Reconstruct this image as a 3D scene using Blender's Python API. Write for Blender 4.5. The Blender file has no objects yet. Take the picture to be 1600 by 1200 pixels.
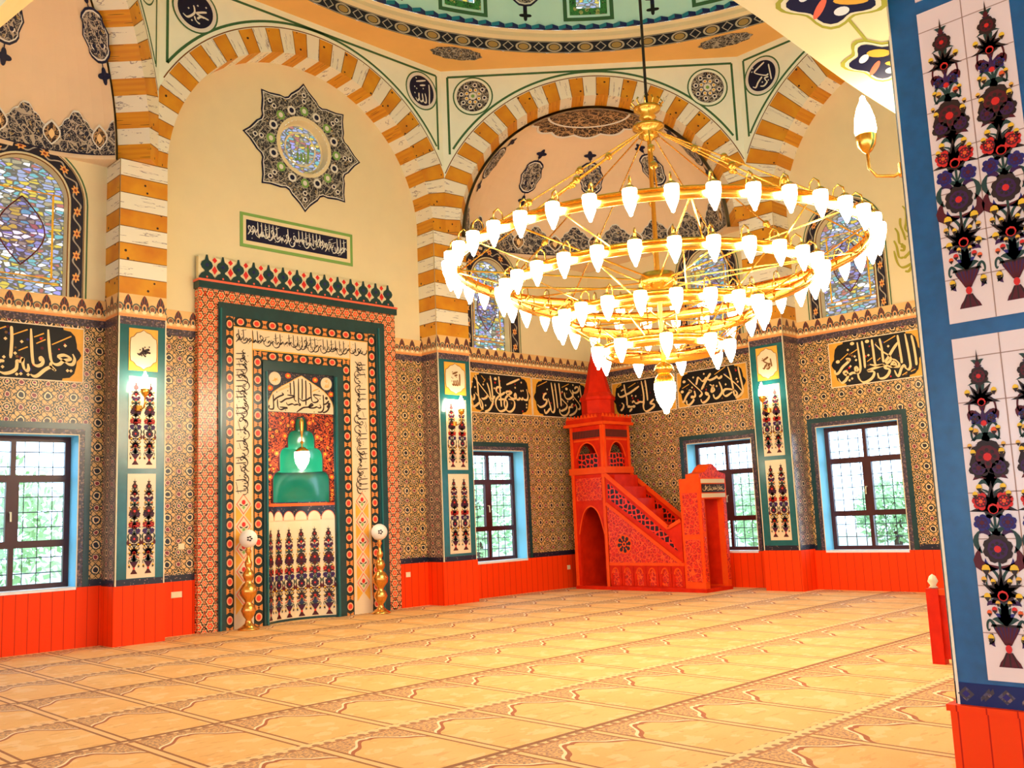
import bpy, math, random
from mathutils import Vector
from mathutils.geometry import tessellate_polygon
random.seed(7)
SC = bpy.context.scene
COL = SC.collection
PI = math.pi
sin, cos = math.sin, math.cos

# ------------------------------------------------------------------ camera
def make_camera():
    yaw, pitch, roll = 0.77493, 0.13856, -0.04249
    f = Vector((sin(yaw)*cos(pitch), cos(yaw)*cos(pitch), sin(pitch)))
    r = Vector((cos(yaw), -sin(yaw), 0))
    u = r.cross(f)
    r2 = cos(roll)*r + sin(roll)*u
    u2 = -sin(roll)*r + cos(roll)*u
    cam = bpy.data.cameras.new('camera')
    cam.sensor_fit = 'HORIZONTAL'
    cam.sensor_width = 36.0
    cam.lens = 36.0*1479.82/1600
    cam.clip_start, cam.clip_end = 0.05, 400
    o = bpy.data.objects.new('camera', cam)
    COL.objects.link(o)
    from mathutils import Matrix
    m = Matrix(((r2.x, u2.x, -f.x, 0), (r2.y, u2.y, -f.y, 0), (r2.z, u2.z, -f.z, 1.6), (0, 0, 0, 1)))
    o.matrix_world = m
    SC.camera = o
make_camera()

# ------------------------------------------------------------------ view, world
SC.view_settings.view_transform = 'Standard'
SC.view_settings.look = 'None'
SC.view_settings.gamma = 1
SC.view_settings.use_curve_mapping = False
SC.view_settings.exposure = 0.20
def make_world():
    w = bpy.data.worlds.new('sky'); SC.world = w
    w.use_nodes = True
    nt = w.node_tree; nt.nodes.clear()
    out = nt.nodes.new('ShaderNodeOutputWorld')
    bg = nt.nodes.new('ShaderNodeBackground')
    bg.inputs[0].default_value = (0.55, 0.78, 1.0, 1)
    bg.inputs[1].default_value = 6.0
    nt.links.new(bg.outputs[0], out.inputs[0])
make_world()
LAMP = 46.0        # strength of the chandelier shades
LAMPCOL = (1.0, 0.86, 0.62)

# ------------------------------------------------------------------ node expressions
class NT:
    def __init__(s, name, rough=0.6, spec=0.3):
        s.m = bpy.data.materials.new(name); s.m.use_nodes = True
        s.t = s.m.node_tree; s.t.nodes.clear()
        s.out = s.t.nodes.new('ShaderNodeOutputMaterial')
        s.b = s.t.nodes.new('ShaderNodeBsdfPrincipled')
        s.b.inputs['Roughness'].default_value = rough
        s.b.inputs['Specular IOR Level'].default_value = spec
        s.t.links.new(s.b.outputs[0], s.out.inputs[0])
        s._uv = None
    def n(s, typ, **k):
        x = s.t.nodes.new(typ)
        for a, v in k.items(): setattr(x, a, v)
        return x
    def put(s, sock, v):
        if isinstance(v, Ex): v = v.o
        if hasattr(v, 'is_output'): s.t.links.new(v, sock)
        else:
            if isinstance(v, tuple) and len(v) == 3 and sock.type == 'RGBA': v = v+(1,)
            sock.default_value = v
    def math(s, op, a, b=None, c=None):
        x = s.n('ShaderNodeMath', operation=op)
        s.put(x.inputs[0], a)
        if b is not None: s.put(x.inputs[1], b)
        if c is not None: s.put(x.inputs[2], c)
        return Ex(s, x.outputs[0])
    def uv(s):
        if s._uv is None:
            x = s.n('ShaderNodeUVMap'); x.uv_map = 'UV'
            y = s.n('ShaderNodeSeparateXYZ'); s.t.links.new(x.outputs[0], y.inputs[0])
            s._uv = (Ex(s, y.outputs[0]), Ex(s, y.outputs[1]))
        return s._uv
    def vec(s, a, b, c=0.0):
        x = s.n('ShaderNodeCombineXYZ'); s.put(x.inputs[0], a); s.put(x.inputs[1], b); s.put(x.inputs[2], c)
        return x.outputs[0]
    def obj(s):
        return s.n('ShaderNodeTexCoord').outputs['Object']
    def noise(s, v, scale, detail=2.0, dist=0.0):
        x = s.n('ShaderNodeTexNoise'); s.t.links.new(v, x.inputs['Vector'])
        x.inputs['Scale'].default_value = scale; x.inputs['Detail'].default_value = detail
        x.inputs['Distortion'].default_value = dist
        return Ex(s, x.outputs[0])
    def vor(s, v, scale, feature='F1', rnd=1.0):
        x = s.n('ShaderNodeTexVoronoi', feature=feature); s.t.links.new(v, x.inputs['Vector'])
        x.inputs['Scale'].default_value = scale
        x.inputs['Randomness'].default_value = rnd
        return x
    def mix(s, f, a, b):
        x = s.n('ShaderNodeMix', data_type='RGBA')
        s.put(x.inputs[0], f); s.put(x.inputs[6], a); s.put(x.inputs[7], b)
        return x.outputs[2]
    def lt(s, a, b): return s.math('LESS_THAN', a, b)
    def polar(s, a, b):
        return (a*a+b*b).sqrt(), s.math('ARCTAN2', b, a)
    def color(s, c): s.put(s.b.inputs['Base Color'], c); return s.m
    def bump(s, h, strength=0.3, dist=0.02):
        x = s.n('ShaderNodeBump'); s.put(x.inputs['Height'], h)
        x.inputs['Strength'].default_value = strength; x.inputs['Distance'].default_value = dist
        s.t.links.new(x.outputs[0], s.b.inputs['Normal'])
class Ex:
    def __init__(s, t, o): s.t, s.o = t, o
    def __add__(s, b): return s.t.math('ADD', s, b)
    __radd__ = __add__
    def __sub__(s, b): return s.t.math('SUBTRACT', s, b)
    def __rsub__(s, b): return s.t.math('SUBTRACT', b, s)
    def __mul__(s, b): return s.t.math('MULTIPLY', s, b)
    __rmul__ = __mul__
    def __truediv__(s, b): return s.t.math('DIVIDE', s, b)
    def frac(s): return s.t.math('FRACT', s)
    def floor(s): return s.t.math('FLOOR', s)
    def abs(s): return s.t.math('ABSOLUTE', s)
    def sqrt(s): return s.t.math('SQRT', s)
    def sin(s): return s.t.math('SINE', s)
    def cos(s): return s.t.math('COSINE', s)
    def min(s, b): return s.t.math('MINIMUM', s, b)
    def max(s, b): return s.t.math('MAXIMUM', s, b)
    def pow(s, b): return s.t.math('POWER', s, b)

M = {}
def plain(name, col, rough=0.6, spec=0.3, metal=0.0, var=0.0, scale=3.0):
    t = NT(name, rough, spec)
    t.b.inputs['Metallic'].default_value = metal
    if var:
        nz = t.noise(t.obj(), scale, 4.0)
        t.color(t.mix(nz, tuple(c*(1-var) for c in col), tuple(min(1, c*(1+var)) for c in col)))
    else: t.color(col)
    M[name] = t.m
def glow(name, col, st):
    t = NT(name); t.t.nodes.remove(t.b)
    e = t.n('ShaderNodeEmission'); e.inputs[0].default_value = col+(1,); e.inputs[1].default_value = st
    t.t.links.new(e.outputs[0], t.out.inputs[0]); M[name] = t.m

# plain paints, glazes, metals
plain('cream', (0.85, 0.73, 0.44), 0.75, 0.2, var=0.05)
plain('cream_pink', (0.88, 0.66, 0.42), 0.75, 0.2, var=0.08, scale=1.5)
plain('soffit_cream', (0.92, 0.72, 0.36), 0.75, 0.2, var=0.05)
plain('pale_green', (0.90, 0.96, 0.78), 0.75, 0.2, var=0.06)
plain('mint', (0.60, 0.92, 0.80), 0.75, 0.2, var=0.05)
plain('orange_paint', (0.88, 0.52, 0.16), 0.75, 0.2, var=0.08, scale=2.0)
plain('green_line', (0.05, 0.15, 0.06), 0.7)
plain('stem', (0.02, 0.05, 0.04), 0.5)
plain('leaf_green', (0.22, 0.42, 0.10), 0.7)
plain('olive', (0.42, 0.38, 0.04), 0.7)
plain('navy', (0.006, 0.006, 0.035), 0.5)
plain('black', (0.006, 0.005, 0.006), 0.5)
plain('ink', (0.03, 0.012, 0.01), 0.5)
plain('chalk', (0.80, 0.78, 0.70), 0.6)
plain('gold_ink', (0.95, 0.66, 0.30), 0.5)
plain('brown_ink', (0.20, 0.08, 0.02), 0.6)
plain('teal', (0.008, 0.12, 0.13), 0.18, 0.6, var=0.25, scale=9)
plain('teal_blue', (0.004, 0.10, 0.26), 0.2, 0.6, var=0.35, scale=12)
plain('teal_dark', (0.006, 0.045, 0.05), 0.25, 0.6, var=0.3, scale=7)
plain('niche_green', (0.006, 0.13, 0.08), 0.2, 0.6, var=0.15)
plain('white_tile', (0.84, 0.66, 0.42), 0.22, 0.5, var=0.04)
plain('pink_tile', (0.86, 0.66, 0.60), 0.22, 0.5, var=0.05)
plain('grout', (0.42, 0.24, 0.18), 0.8)
plain('trim_white', (0.90, 0.74, 0.52), 0.5)
plain('reveal_sky_tint', (0.22, 0.62, 0.85), 0.4)  # white window reveals, with the sky's blue light put into the colour
plain('sill_white', (0.85, 0.85, 0.85), 0.4)
plain('amber', (0.92, 0.42, 0.05), 0.4, var=0.2, scale=9)
plain('red', (0.70, 0.02, 0.015), 0.5)
plain('red_orange', (0.85, 0.11, 0.02), 0.5)
plain('yellow', (0.90, 0.50, 0.03), 0.5)
plain('purple', (0.05, 0.010, 0.06), 0.5)
plain('maroon', (0.10, 0.006, 0.012), 0.5)
plain('petal_blue', (0.025, 0.018, 0.15), 0.5)
plain('coral', (0.92, 0.16, 0.08), 0.35)
plain('gold', (0.95, 0.55, 0.10), 0.22, metal=1.0)
plain('brass', (0.85, 0.42, 0.10), 0.25, metal=1.0)
plain('cable', (0.02, 0.018, 0.015), 0.6)
plain('iron', (0.02, 0.025, 0.03), 0.6)
plain('plastic', (0.85, 0.72, 0.45), 0.4)
plain('mahogany', (0.055, 0.006, 0.006), 0.35, 0.5, var=0.3)
plain('asphalt', (0.30, 0.34, 0.26), 0.9)
plain('leafy', (0.34, 0.50, 0.24), 0.8, var=0.35, scale=2)
plain('bark', (0.10, 0.07, 0.05), 0.9)
plain('render_wall', (0.72, 0.70, 0.70), 0.9)
plain('far_pane', (0.12, 0.16, 0.22), 0.3)
plain('zig_teal', (0.02, 0.22, 0.30), 0.5)
plain('zig_blue', (0.008, 0.015, 0.10), 0.5)
plain('globe_white', (0.90, 0.84, 0.76), 0.4)
glow('lamp_glow', LAMPCOL, LAMP)
glow('sconce_glow', (1.0, 0.86, 0.62), 60.0)

def pattern_mats():
    # wall tiles: star flowers on a warm ground
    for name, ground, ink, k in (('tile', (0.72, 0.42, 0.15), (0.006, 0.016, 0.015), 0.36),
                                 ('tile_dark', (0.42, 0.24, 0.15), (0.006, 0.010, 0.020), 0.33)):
        t = NT(name, 0.28, 0.5); u, v = t.uv()
        a, b = u/k, v/k
        nz = t.noise(t.vec(u, v), 2.2, 3); wob = (t.noise(t.vec(u, v), 16, 1)-0.5)*0.10
        a, b = a+wob, b-wob
        def cell(du, dv):
            x = (a+du).frac()-0.5; y = (b+dv).frac()-0.5
            return t.polar(x, y)+(x, y)
        r, th, x, y = cell(0, 0)
        r2, th2, _, _ = cell(0.5, 0.5)
        r3, th3, _, _ = cell(0.5, 0.0)
        r4, th4, _, _ = cell(0.0, 0.5)
        c = t.mix(nz, tuple(g*0.8 for g in ground), tuple(min(1, g*1.2) for g in ground))
        c = t.mix(t.lt(((x+y)*PI*4).sin().abs(), 0.22), c, ink); c = t.mix(t.lt(((x-y)*PI*4).sin().abs(), 0.22), c, ink)
        c = t.mix(t.lt(((th*8.0).cos()*0.05+0.33-r).abs(), 0.03), c, ink)
        pet = t.lt(r, (th*4.0).cos().abs()*0.19+0.08)
        c = t.mix(pet, c, ink)
        c = t.mix(t.lt((r-0.16).abs(), 0.016), c, (0.80, 0.56, 0.28))
        c = t.mix(t.lt(r, 0.085), c, (0.86, 0.60, 0.30)); c = t.mix(t.lt(r, 0.05), c, (0.25, 0.02, 0.07))
        for rr in (r2, r3, r4):
            sz = 1.0 if rr is r2 else 0.74
            c = t.mix(t.lt(rr, 0.20*sz), c, ink)
            c = t.mix(t.lt(rr, 0.15*sz), c, (0.94, 0.66, 0.34) if rr is r2 else (0.80, 0.50, 0.30))
            c = t.mix(t.lt(rr, 0.10*sz), c, (0.008, 0.008, 0.02) if rr is r2 else (0.22, 0.012, 0.03))
        M[name] = t.color(c)
    # speckled mauve border tile
    t = NT('mauve', 0.3, 0.5); u, v = t.uv(); p = t.vec(u, v)
    d = t.vor(p, 26.0); n2 = t.noise(p, 30, 2)
    c = t.mix(t.lt(Ex(t, d.outputs[0]), 0.38), (0.05, 0.035, 0.05), (0.24, 0.15, 0.13))
    c = t.mix(t.lt(n2, 0.42), c, (0.09, 0.07, 0.13)); M['mauve'] = t.color(c)
    t = NT('dark_border', 0.3, 0.5); u, v = t.uv(); p = t.vec(u, v)
    d = t.vor(p, 22.0); c = t.mix(t.lt(Ex(t, d.outputs[0]), 0.22), (0.008, 0.012, 0.03), (0.25, 0.14, 0.12)); M['dark_border'] = t.color(c)
    # palmette frieze  (v runs 0..1 over its height, u in metres)
    t = NT('palmette', 0.4, 0.4); u, v = t.uv()
    x = (u/0.25).frac()-0.5; y = v
    c = t.mix(t.noise(t.vec(u, v), 5, 2), (0.78, 0.46, 0.16), (0.90, 0.60, 0.26))
    h = ((y-0.22)/0.76)
    w = (h.max(0.001)*(1.0-h).max(0.0)*4.0).pow(0.65)*0.30*(1.12-h*0.55)
    ax = x.abs()
    ins = t.lt(ax, w)*t.lt(0.22, y)
    r, th = t.polar(x, (y-0.42)*0.8)
    c = t.mix(ins, c, t.mix(t.lt((th*11.0).sin(), 0.0), (0.04, 0.035, 0.04), (0.22, 0.045, 0.03)))
    c = t.mix(t.lt(r, 0.15), c, (0.78, 0.42, 0.16)); c = t.mix(t.lt(r, 0.08), c, (0.03, 0.06, 0.07))
    x2 = (u/0.25+0.5).frac()-0.5
    r2, _ = t.polar(x2*0.8, y-0.40)
    c = t.mix(t.lt((r2-0.17).abs(), 0.035), c, (0.10, 0.11, 0.09))
    c = t.mix(t.lt(r2, 0.11), c, (0.28, 0.10, 0.05))
    for xx, oy in ((x2, 0.24), (x, 0.24)):
        r3, _ = t.polar(xx*0.9, (y-oy)*1.5); c = t.mix(t.lt(r3, 0.12), c, (0.95, 0.78, 0.45))
    c = t.mix(t.lt(y, 0.12), c, (0.85, 0.33, 0.10)); M['palmette'] = t.color(c)
    # mihrab outer frame: dense scrolling flowers
    t = NT('floral', 0.22, 0.5); u, v = t.uv()
    p = t.vec(u, v); k = 0.19
    sw = (t.noise(p, 15, 2, 2.0)-0.5).abs(); s2 = (t.noise(t.vec(u+5.0, v), 15, 2, 2.0)-0.5).abs()
    c = t.mix(t.lt(sw, 0.038), (0.010, 0.008, 0.010), (0.94, 0.55, 0.24)); c = t.mix(t.lt(s2, 0.05), c, (0.75, 0.06, 0.012))
    for (du, dv, rr) in ((0.0, 0.0, 0.34), (0.5, 0.5, 0.26)):
        x = (u/k+du).frac()-0.5; y = (v/k+dv).frac()-0.5; r, th = t.polar(x, y)
        q = (th*6.0).cos()*0.05+rr
        c = t.mix(t.lt(r, q+0.06), c, (0.014, 0.008, 0.010)); c = t.mix(t.lt(r, q), c, (0.94, 0.52, 0.24)); c = t.mix(t.lt(r, q*0.74), c, (0.85, 0.07, 0.02)); c = t.mix(t.lt(r, 0.10), c, (0.95, 0.60, 0.25)); c = t.mix(t.lt(r, 0.05), c, (0.05, 0.01, 0.01))
    M['floral'] = t.color(c)
    # red floral field over the niche
    t = NT('red_floral', 0.25, 0.5); u, v = t.uv(); p = t.vec(u, v)
    sw = (t.noise(p, 11, 2, 2.0)-0.5).abs(); d = t.vor(p, 9)
    c = t.mix(t.lt(sw, 0.05), (0.05, 0.004, 0.01), (0.72, 0.09, 0.02)); c = t.mix(t.lt(Ex(t, d.outputs[0]), 0.26), c, (0.90, 0.30, 0.03))
    c = t.mix(t.lt(Ex(t, d.outputs[0]), 0.12), c, (0.03, 0.02, 0.05)); M['red_floral'] = t.color(c)
    # chain border: u along (period 0.30 m), v across 0..1
    t = NT('chain', 0.22, 0.5); u, v = t.uv()
    x = (u/0.30).frac()-0.5; y = v-0.5
    c = (0.012, 0.03, 0.03)
    r, th = t.polar(x*1.6, y)
    c = t.mix(t.lt(r, 0.46), c, (0.004, 0.006, 0.006)); c = t.mix(t.lt(r, 0.36), c, (0.95, 0.42, 0.20)); c = t.mix(t.lt(r, 0.24), c, (0.85, 0.05, 0.03))
    x2 = (u/0.30+0.5).frac()-0.5
    hg = t.lt((x2*1.5).abs(), (y.abs()*0.42+0.10))*t.lt(y.abs(), 0.40)
    c = t.mix(hg, c, (0.72, 0.26, 0.06)); c = t.mix(t.lt(t.polar(x2*1.6, y)[0], 0.10), c, (0.10, 0.03, 0.01)); M['chain'] = t.color(c)
    # lace arabesque: navy ground with pale scrolls
    for name, ground, line, sc in (('lace', (0.018, 0.020, 0.040), (0.50, 0.42, 0.32), 6.5), ('lace_warm', (0.03, 0.018, 0.02), (0.50, 0.30, 0.14), 5.5), ('lace_fine', (0.012, 0.014, 0.03), (0.42, 0.38, 0.30), 7.0)):
        t = NT(name, 0.6); u, v = t.uv(); p = t.vec(u, v)
        w = t.noise(p, sc*0.9, 2); pw = t.vec(u+w*0.25, v+w*0.25)
        e = t.vor(pw, sc, 'DISTANCE_TO_EDGE'); d = t.vor(pw, sc)
        sw = (t.noise(p, sc*2.6, 1, 1.0)-0.5).abs()
        c = t.mix(t.lt(Ex(t, e.outputs[0]), 0.05), ground, line); c = t.mix(t.lt(sw, 0.028), c, line)
        c = t.mix(t.lt(Ex(t, d.outputs[0]), 0.16), c, (0.52, 0.36, 0.16)); c = t.mix(t.lt(Ex(t, d.outputs[0]), 0.08), c, (0.05, 0.10, 0.06)); M[name] = t.color(c)
    # dome ring band
    t = NT('ring_band', 0.5); u, v = t.uv()
    x = (u/0.62).frac()-0.5; y = v-0.5; r, th = t.polar(x*1.5, y)
    c = t.mix(t.lt((r-0.34).abs(), 0.05), (0.010, 0.010, 0.022), (0.50, 0.42, 0.30)); c = t.mix(t.lt(r, 0.24), c, (0.42, 0.26, 0.08))
    x2 = (u/0.62+0.5).frac()-0.5
    c = t.mix(t.lt(((x2*2.2).abs()+y.abs()-0.36).abs(), 0.05), c, (0.45, 0.38, 0.30)); c = t.mix(t.lt((y.abs()-0.44).abs(), 0.03), c, (0.40, 0.36, 0.28)); M['ring_band'] = t.color(c)
    # green floral border of the drum windows
    t = NT('green_floral', 0.5); u, v = t.uv(); p = t.vec(u, v); d = t.vor(p, 7.0); s2 = (t.noise(p, 12, 1, 1.0)-0.5).abs()
    c = t.mix(t.lt(Ex(t, d.outputs[0]), 0.3), (0.05, 0.26, 0.06), (0.45, 0.50, 0.16)); c = t.mix(t.lt(s2, 0.03), c, (0.02, 0.05, 0.03)); M['green_floral'] = t.color(c)
    # flowered band round the arched windows
    t = NT('flower_band', 0.5); u, v = t.uv()
    x = (u/0.34).frac()-0.5; y = v-0.5; r, th = t.polar(x*1.4, y)
    c = t.mix(t.lt(((u*18.5).sin()*0.28-y).abs(), 0.07), (0.02, 0.016, 0.03), (0.45, 0.38, 0.30))
    c = t.mix(t.lt(r, (th*6.0).cos()*0.07+0.25), c, (0.88, 0.42, 0.12)); c = t.mix(t.lt(r, 0.10), c, (0.35, 0.05, 0.02)); M['flower_band'] = t.color(c)
    # marble stones
    t = NT('marble', 0.5, 0.4); u, v = t.uv(); p = t.vec(u*0.7, v*7.0)
    nz = t.noise(p, 3.0, 4); c = t.mix(t.lt((nz-0.62).abs(), 0.016), (0.88, 0.83, 0.66), (0.40, 0.34, 0.30)); M['marble'] = t.color(c)
    t = NT('ochre', 0.5, 0.4); u, v = t.uv(); p = t.vec(u, v)
    nz = t.noise(p, 2.6, 4); c = t.mix(nz, (0.88, 0.46, 0.02), (0.50, 0.10, 0.006)); d = t.vor(p, 7.0); c = t.mix(t.lt(Ex(t, d.outputs[0]), 0.15), c, (0.04, 0.012, 0.003)); M['ochre'] = t.color(c)
    # wainscot boards and carved minbar timber
    t = NT('boards', 0.5, 0.15); u, v = t.uv()
    x = (u/0.16).frac(); nz = t.noise(t.vec(u*30.0, v*1.6), 1.0, 4); n2 = t.noise(t.vec((u/0.16).floor(), 0.0), 7.0, 0)
    c = t.mix(nz, (0.95, 0.030, 0.001), (0.88, 0.045, 0.001)); c = t.mix(n2*0.5, c, (1.0, 0.085, 0.003)); c = t.mix(t.lt(x, 0.05), c, (0.5, 0.010, 0.001)); M['boards'] = t.color(c)
    for name, base, dk in (('timber', (0.88, 0.030, 0.002), (0.50, 0.007, 0.001)), ('timber_light', (0.95, 0.11, 0.008), (0.85, 0.045, 0.003))):
        t = NT(name, 0.5, 0.15); nz = t.noise(t.obj(), 6.0, 5); M[name] = t.color(t.mix(nz, dk, base))
    t = NT('carved', 0.45, 0.4); u, v = t.uv(); p = t.vec(u, v); sw = (t.noise(p, 16, 2, 1.5)-0.5).abs()
    e = t.vor(p, 11.0, 'DISTANCE_TO_EDGE')
    c = t.mix(t.lt(sw, 0.04), (0.82, 0.020, 0.002), (0.36, 0.005, 0.002)); c = t.mix(t.lt(Ex(t, e.outputs[0]), 0.05), c, (0.95, 0.09, 0.004)); t.bump(sw, 0.6, 0.02); M['carved'] = t.color(c)
    t = NT('pierced', 0.45, 0.4); u, v = t.uv(); p = t.vec(u, v); e = t.vor(p, 9.0, 'DISTANCE_TO_EDGE', 0.4)
    c = t.mix(t.lt(Ex(t, e.outputs[0]), 0.13), (0.02, 0.002, 0.002), (0.85, 0.025, 0.002)); M['pierced'] = t.color(c)
    t = NT('lattice', 0.5, 0.4); u, v = t.uv(); x = (u/0.045).frac()-0.5
    M['lattice'] = t.color(t.mix(t.lt(x.abs(), 0.2), (0.012, 0.004, 0.004), (0.30, 0.02, 0.006)))
    # carpet
    t = NT('carpet', 0.8, 0.3); u, v = t.uv(); p = t.vec(u, v)
    a = (u/0.78).frac()-0.5; b = ((v+0.32)/1.33).frac()
    n1 = t.noise(p, 1.3, 5); n2 = t.noise(p, 42, 2); n3 = t.noise(p, 4.5, 4); n4 = t.noise(t.vec(u*5.0, v*16.0), 1.0, 3)
    c = t.mix(n1, (0.80, 0.35, 0.07), (0.94, 0.60, 0.25))
    c = t.mix(t.lt(0.57, n3)*0.45, c, (0.94, 0.66, 0.34)); c = t.mix(t.lt(n4, 0.38)*0.35, c, (0.55, 0.20, 0.04))
    aa = a.abs()
    g = 0.80-(aa*2.0).pow(1.6)*0.30+((aa*19.0).sin()*0.022)          # cusped niche head
    above = t.lt(g, b)
    spand = t.mix(t.lt(n2, 0.49), (0.74, 0.38, 0.15), (0.30, 0.13, 0.10))
    c = t.mix(above*0.85, c, spand)
    c = t.mix(t.lt((b-g).abs(), 0.017), c, (0.36, 0.045, 0.008))
    c = t.mix(t.lt((b-g-0.030).abs(), 0.012), c, (0.96, 0.78, 0.50))
    side = t.lt(0.45, aa)
    c = t.mix(side, c, (0.88, 0.54, 0.23)); c = t.mix(t.lt((aa-0.45).abs(), 0.016), c, (0.28, 0.06, 0.012))
    x = (u/0.10).frac()-0.5; y = (b/0.075).frac()-0.5
    band = t.lt(0.925, b)
    c = t.mix(band, c, t.mix(t.lt(t.polar(x, y)[0], 0.30), (0.90, 0.58, 0.27), (0.30, 0.12, 0.06)))
    b2 = ((v+0.32)/2.66).frac()
    c = t.mix(t.lt((b2-0.990).abs(), 0.010), c, (0.20, 0.035, 0.006))
    c = t.mix(t.lt((b-0.915).abs(), 0.010), c, (0.40, 0.12, 0.04))
    c = t.mix(n2*0.30, c, (0.95, 0.60, 0.27)); t.bump(n2, 0.25, 0.01); M['carpet'] = t.color(c)
    # stained glass: coloured panes the daylight comes through
    for name, sc, base in (('stained', 12.0, 0.0), ('stained_small', 13.0, 0.0)):
        t = NT(name); t.t.nodes.remove(t.b); u, v = t.uv(); p = t.vec(u*0.7, v*1.7)
        d = t.vor(p, sc, rnd=0.8); e = t.vor(p, sc, 'DISTANCE_TO_EDGE', 0.8)
        x = t.n('ShaderNodeSeparateColor'); t.t.links.new(d.outputs['Color'], x.inputs[0])
        r = Ex(t, x.outputs[0]); g2 = Ex(t, x.outputs[1])
        c = t.mix(t.lt(r, 0.30), (0.17, 0.11, 0.055), (0.15, 0.13, 0.16)); c = t.mix(t.lt(0.46, r), c, (0.30, 0.17, 0.02))
        c = t.mix(t.lt(0.60, r), c, (0.07, 0.15, 0.13)); c = t.mix(t.lt(0.74, r), c, (0.20, 0.05, 0.035)); c = t.mix(t.lt(0.80, r), c, (0.50, 0.38, 0.28)); c = t.mix(t.lt(0.93, r), c, (0.16, 0.11, 0.20))
        c = t.mix(t.lt(Ex(t, e.outputs[0]), 0.09), c, (0.055, 0.04, 0.025))
        tr = t.n('ShaderNodeBsdfTransparent'); t.put(tr.inputs[0], c)
        gl = t.n('ShaderNodeBsdfDiffuse'); t.put(gl.inputs[0], t.mix(0.5, c, (0.5, 0.4, 0.3)))
        mx = t.n('ShaderNodeMixShader'); mx.inputs[0].default_value = 0.30
        t.t.links.new(tr.outputs[0], mx.inputs[1]); t.t.links.new(gl.outputs[0], mx.inputs[2])
        t.t.links.new(mx.outputs[0], t.out.inputs[0]); M[name] = t.m
    for name, col, mixf in (('pane', (0.96, 0.98, 1.0), 0.05), ('pane_blue', (0.80, 0.66, 0.92), 0.04)):
        t = NT(name); t.t.nodes.remove(t.b)
        tr = t.n('ShaderNodeBsdfTransparent'); tr.inputs[0].default_value = col+(1,)
        gl = t.n('ShaderNodeBsdfGlossy'); gl.inputs['Roughness'].default_value = 0.05
        mx = t.n('ShaderNodeMixShader'); mx.inputs[0].default_value = mixf
        t.t.links.new(tr.outputs[0], mx.inputs[1]); t.t.links.new(gl.outputs[0], mx.inputs[2]); t.t.links.new(mx.outputs[0], t.out.inputs[0]); M[name] = t.m
pattern_mats()

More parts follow.
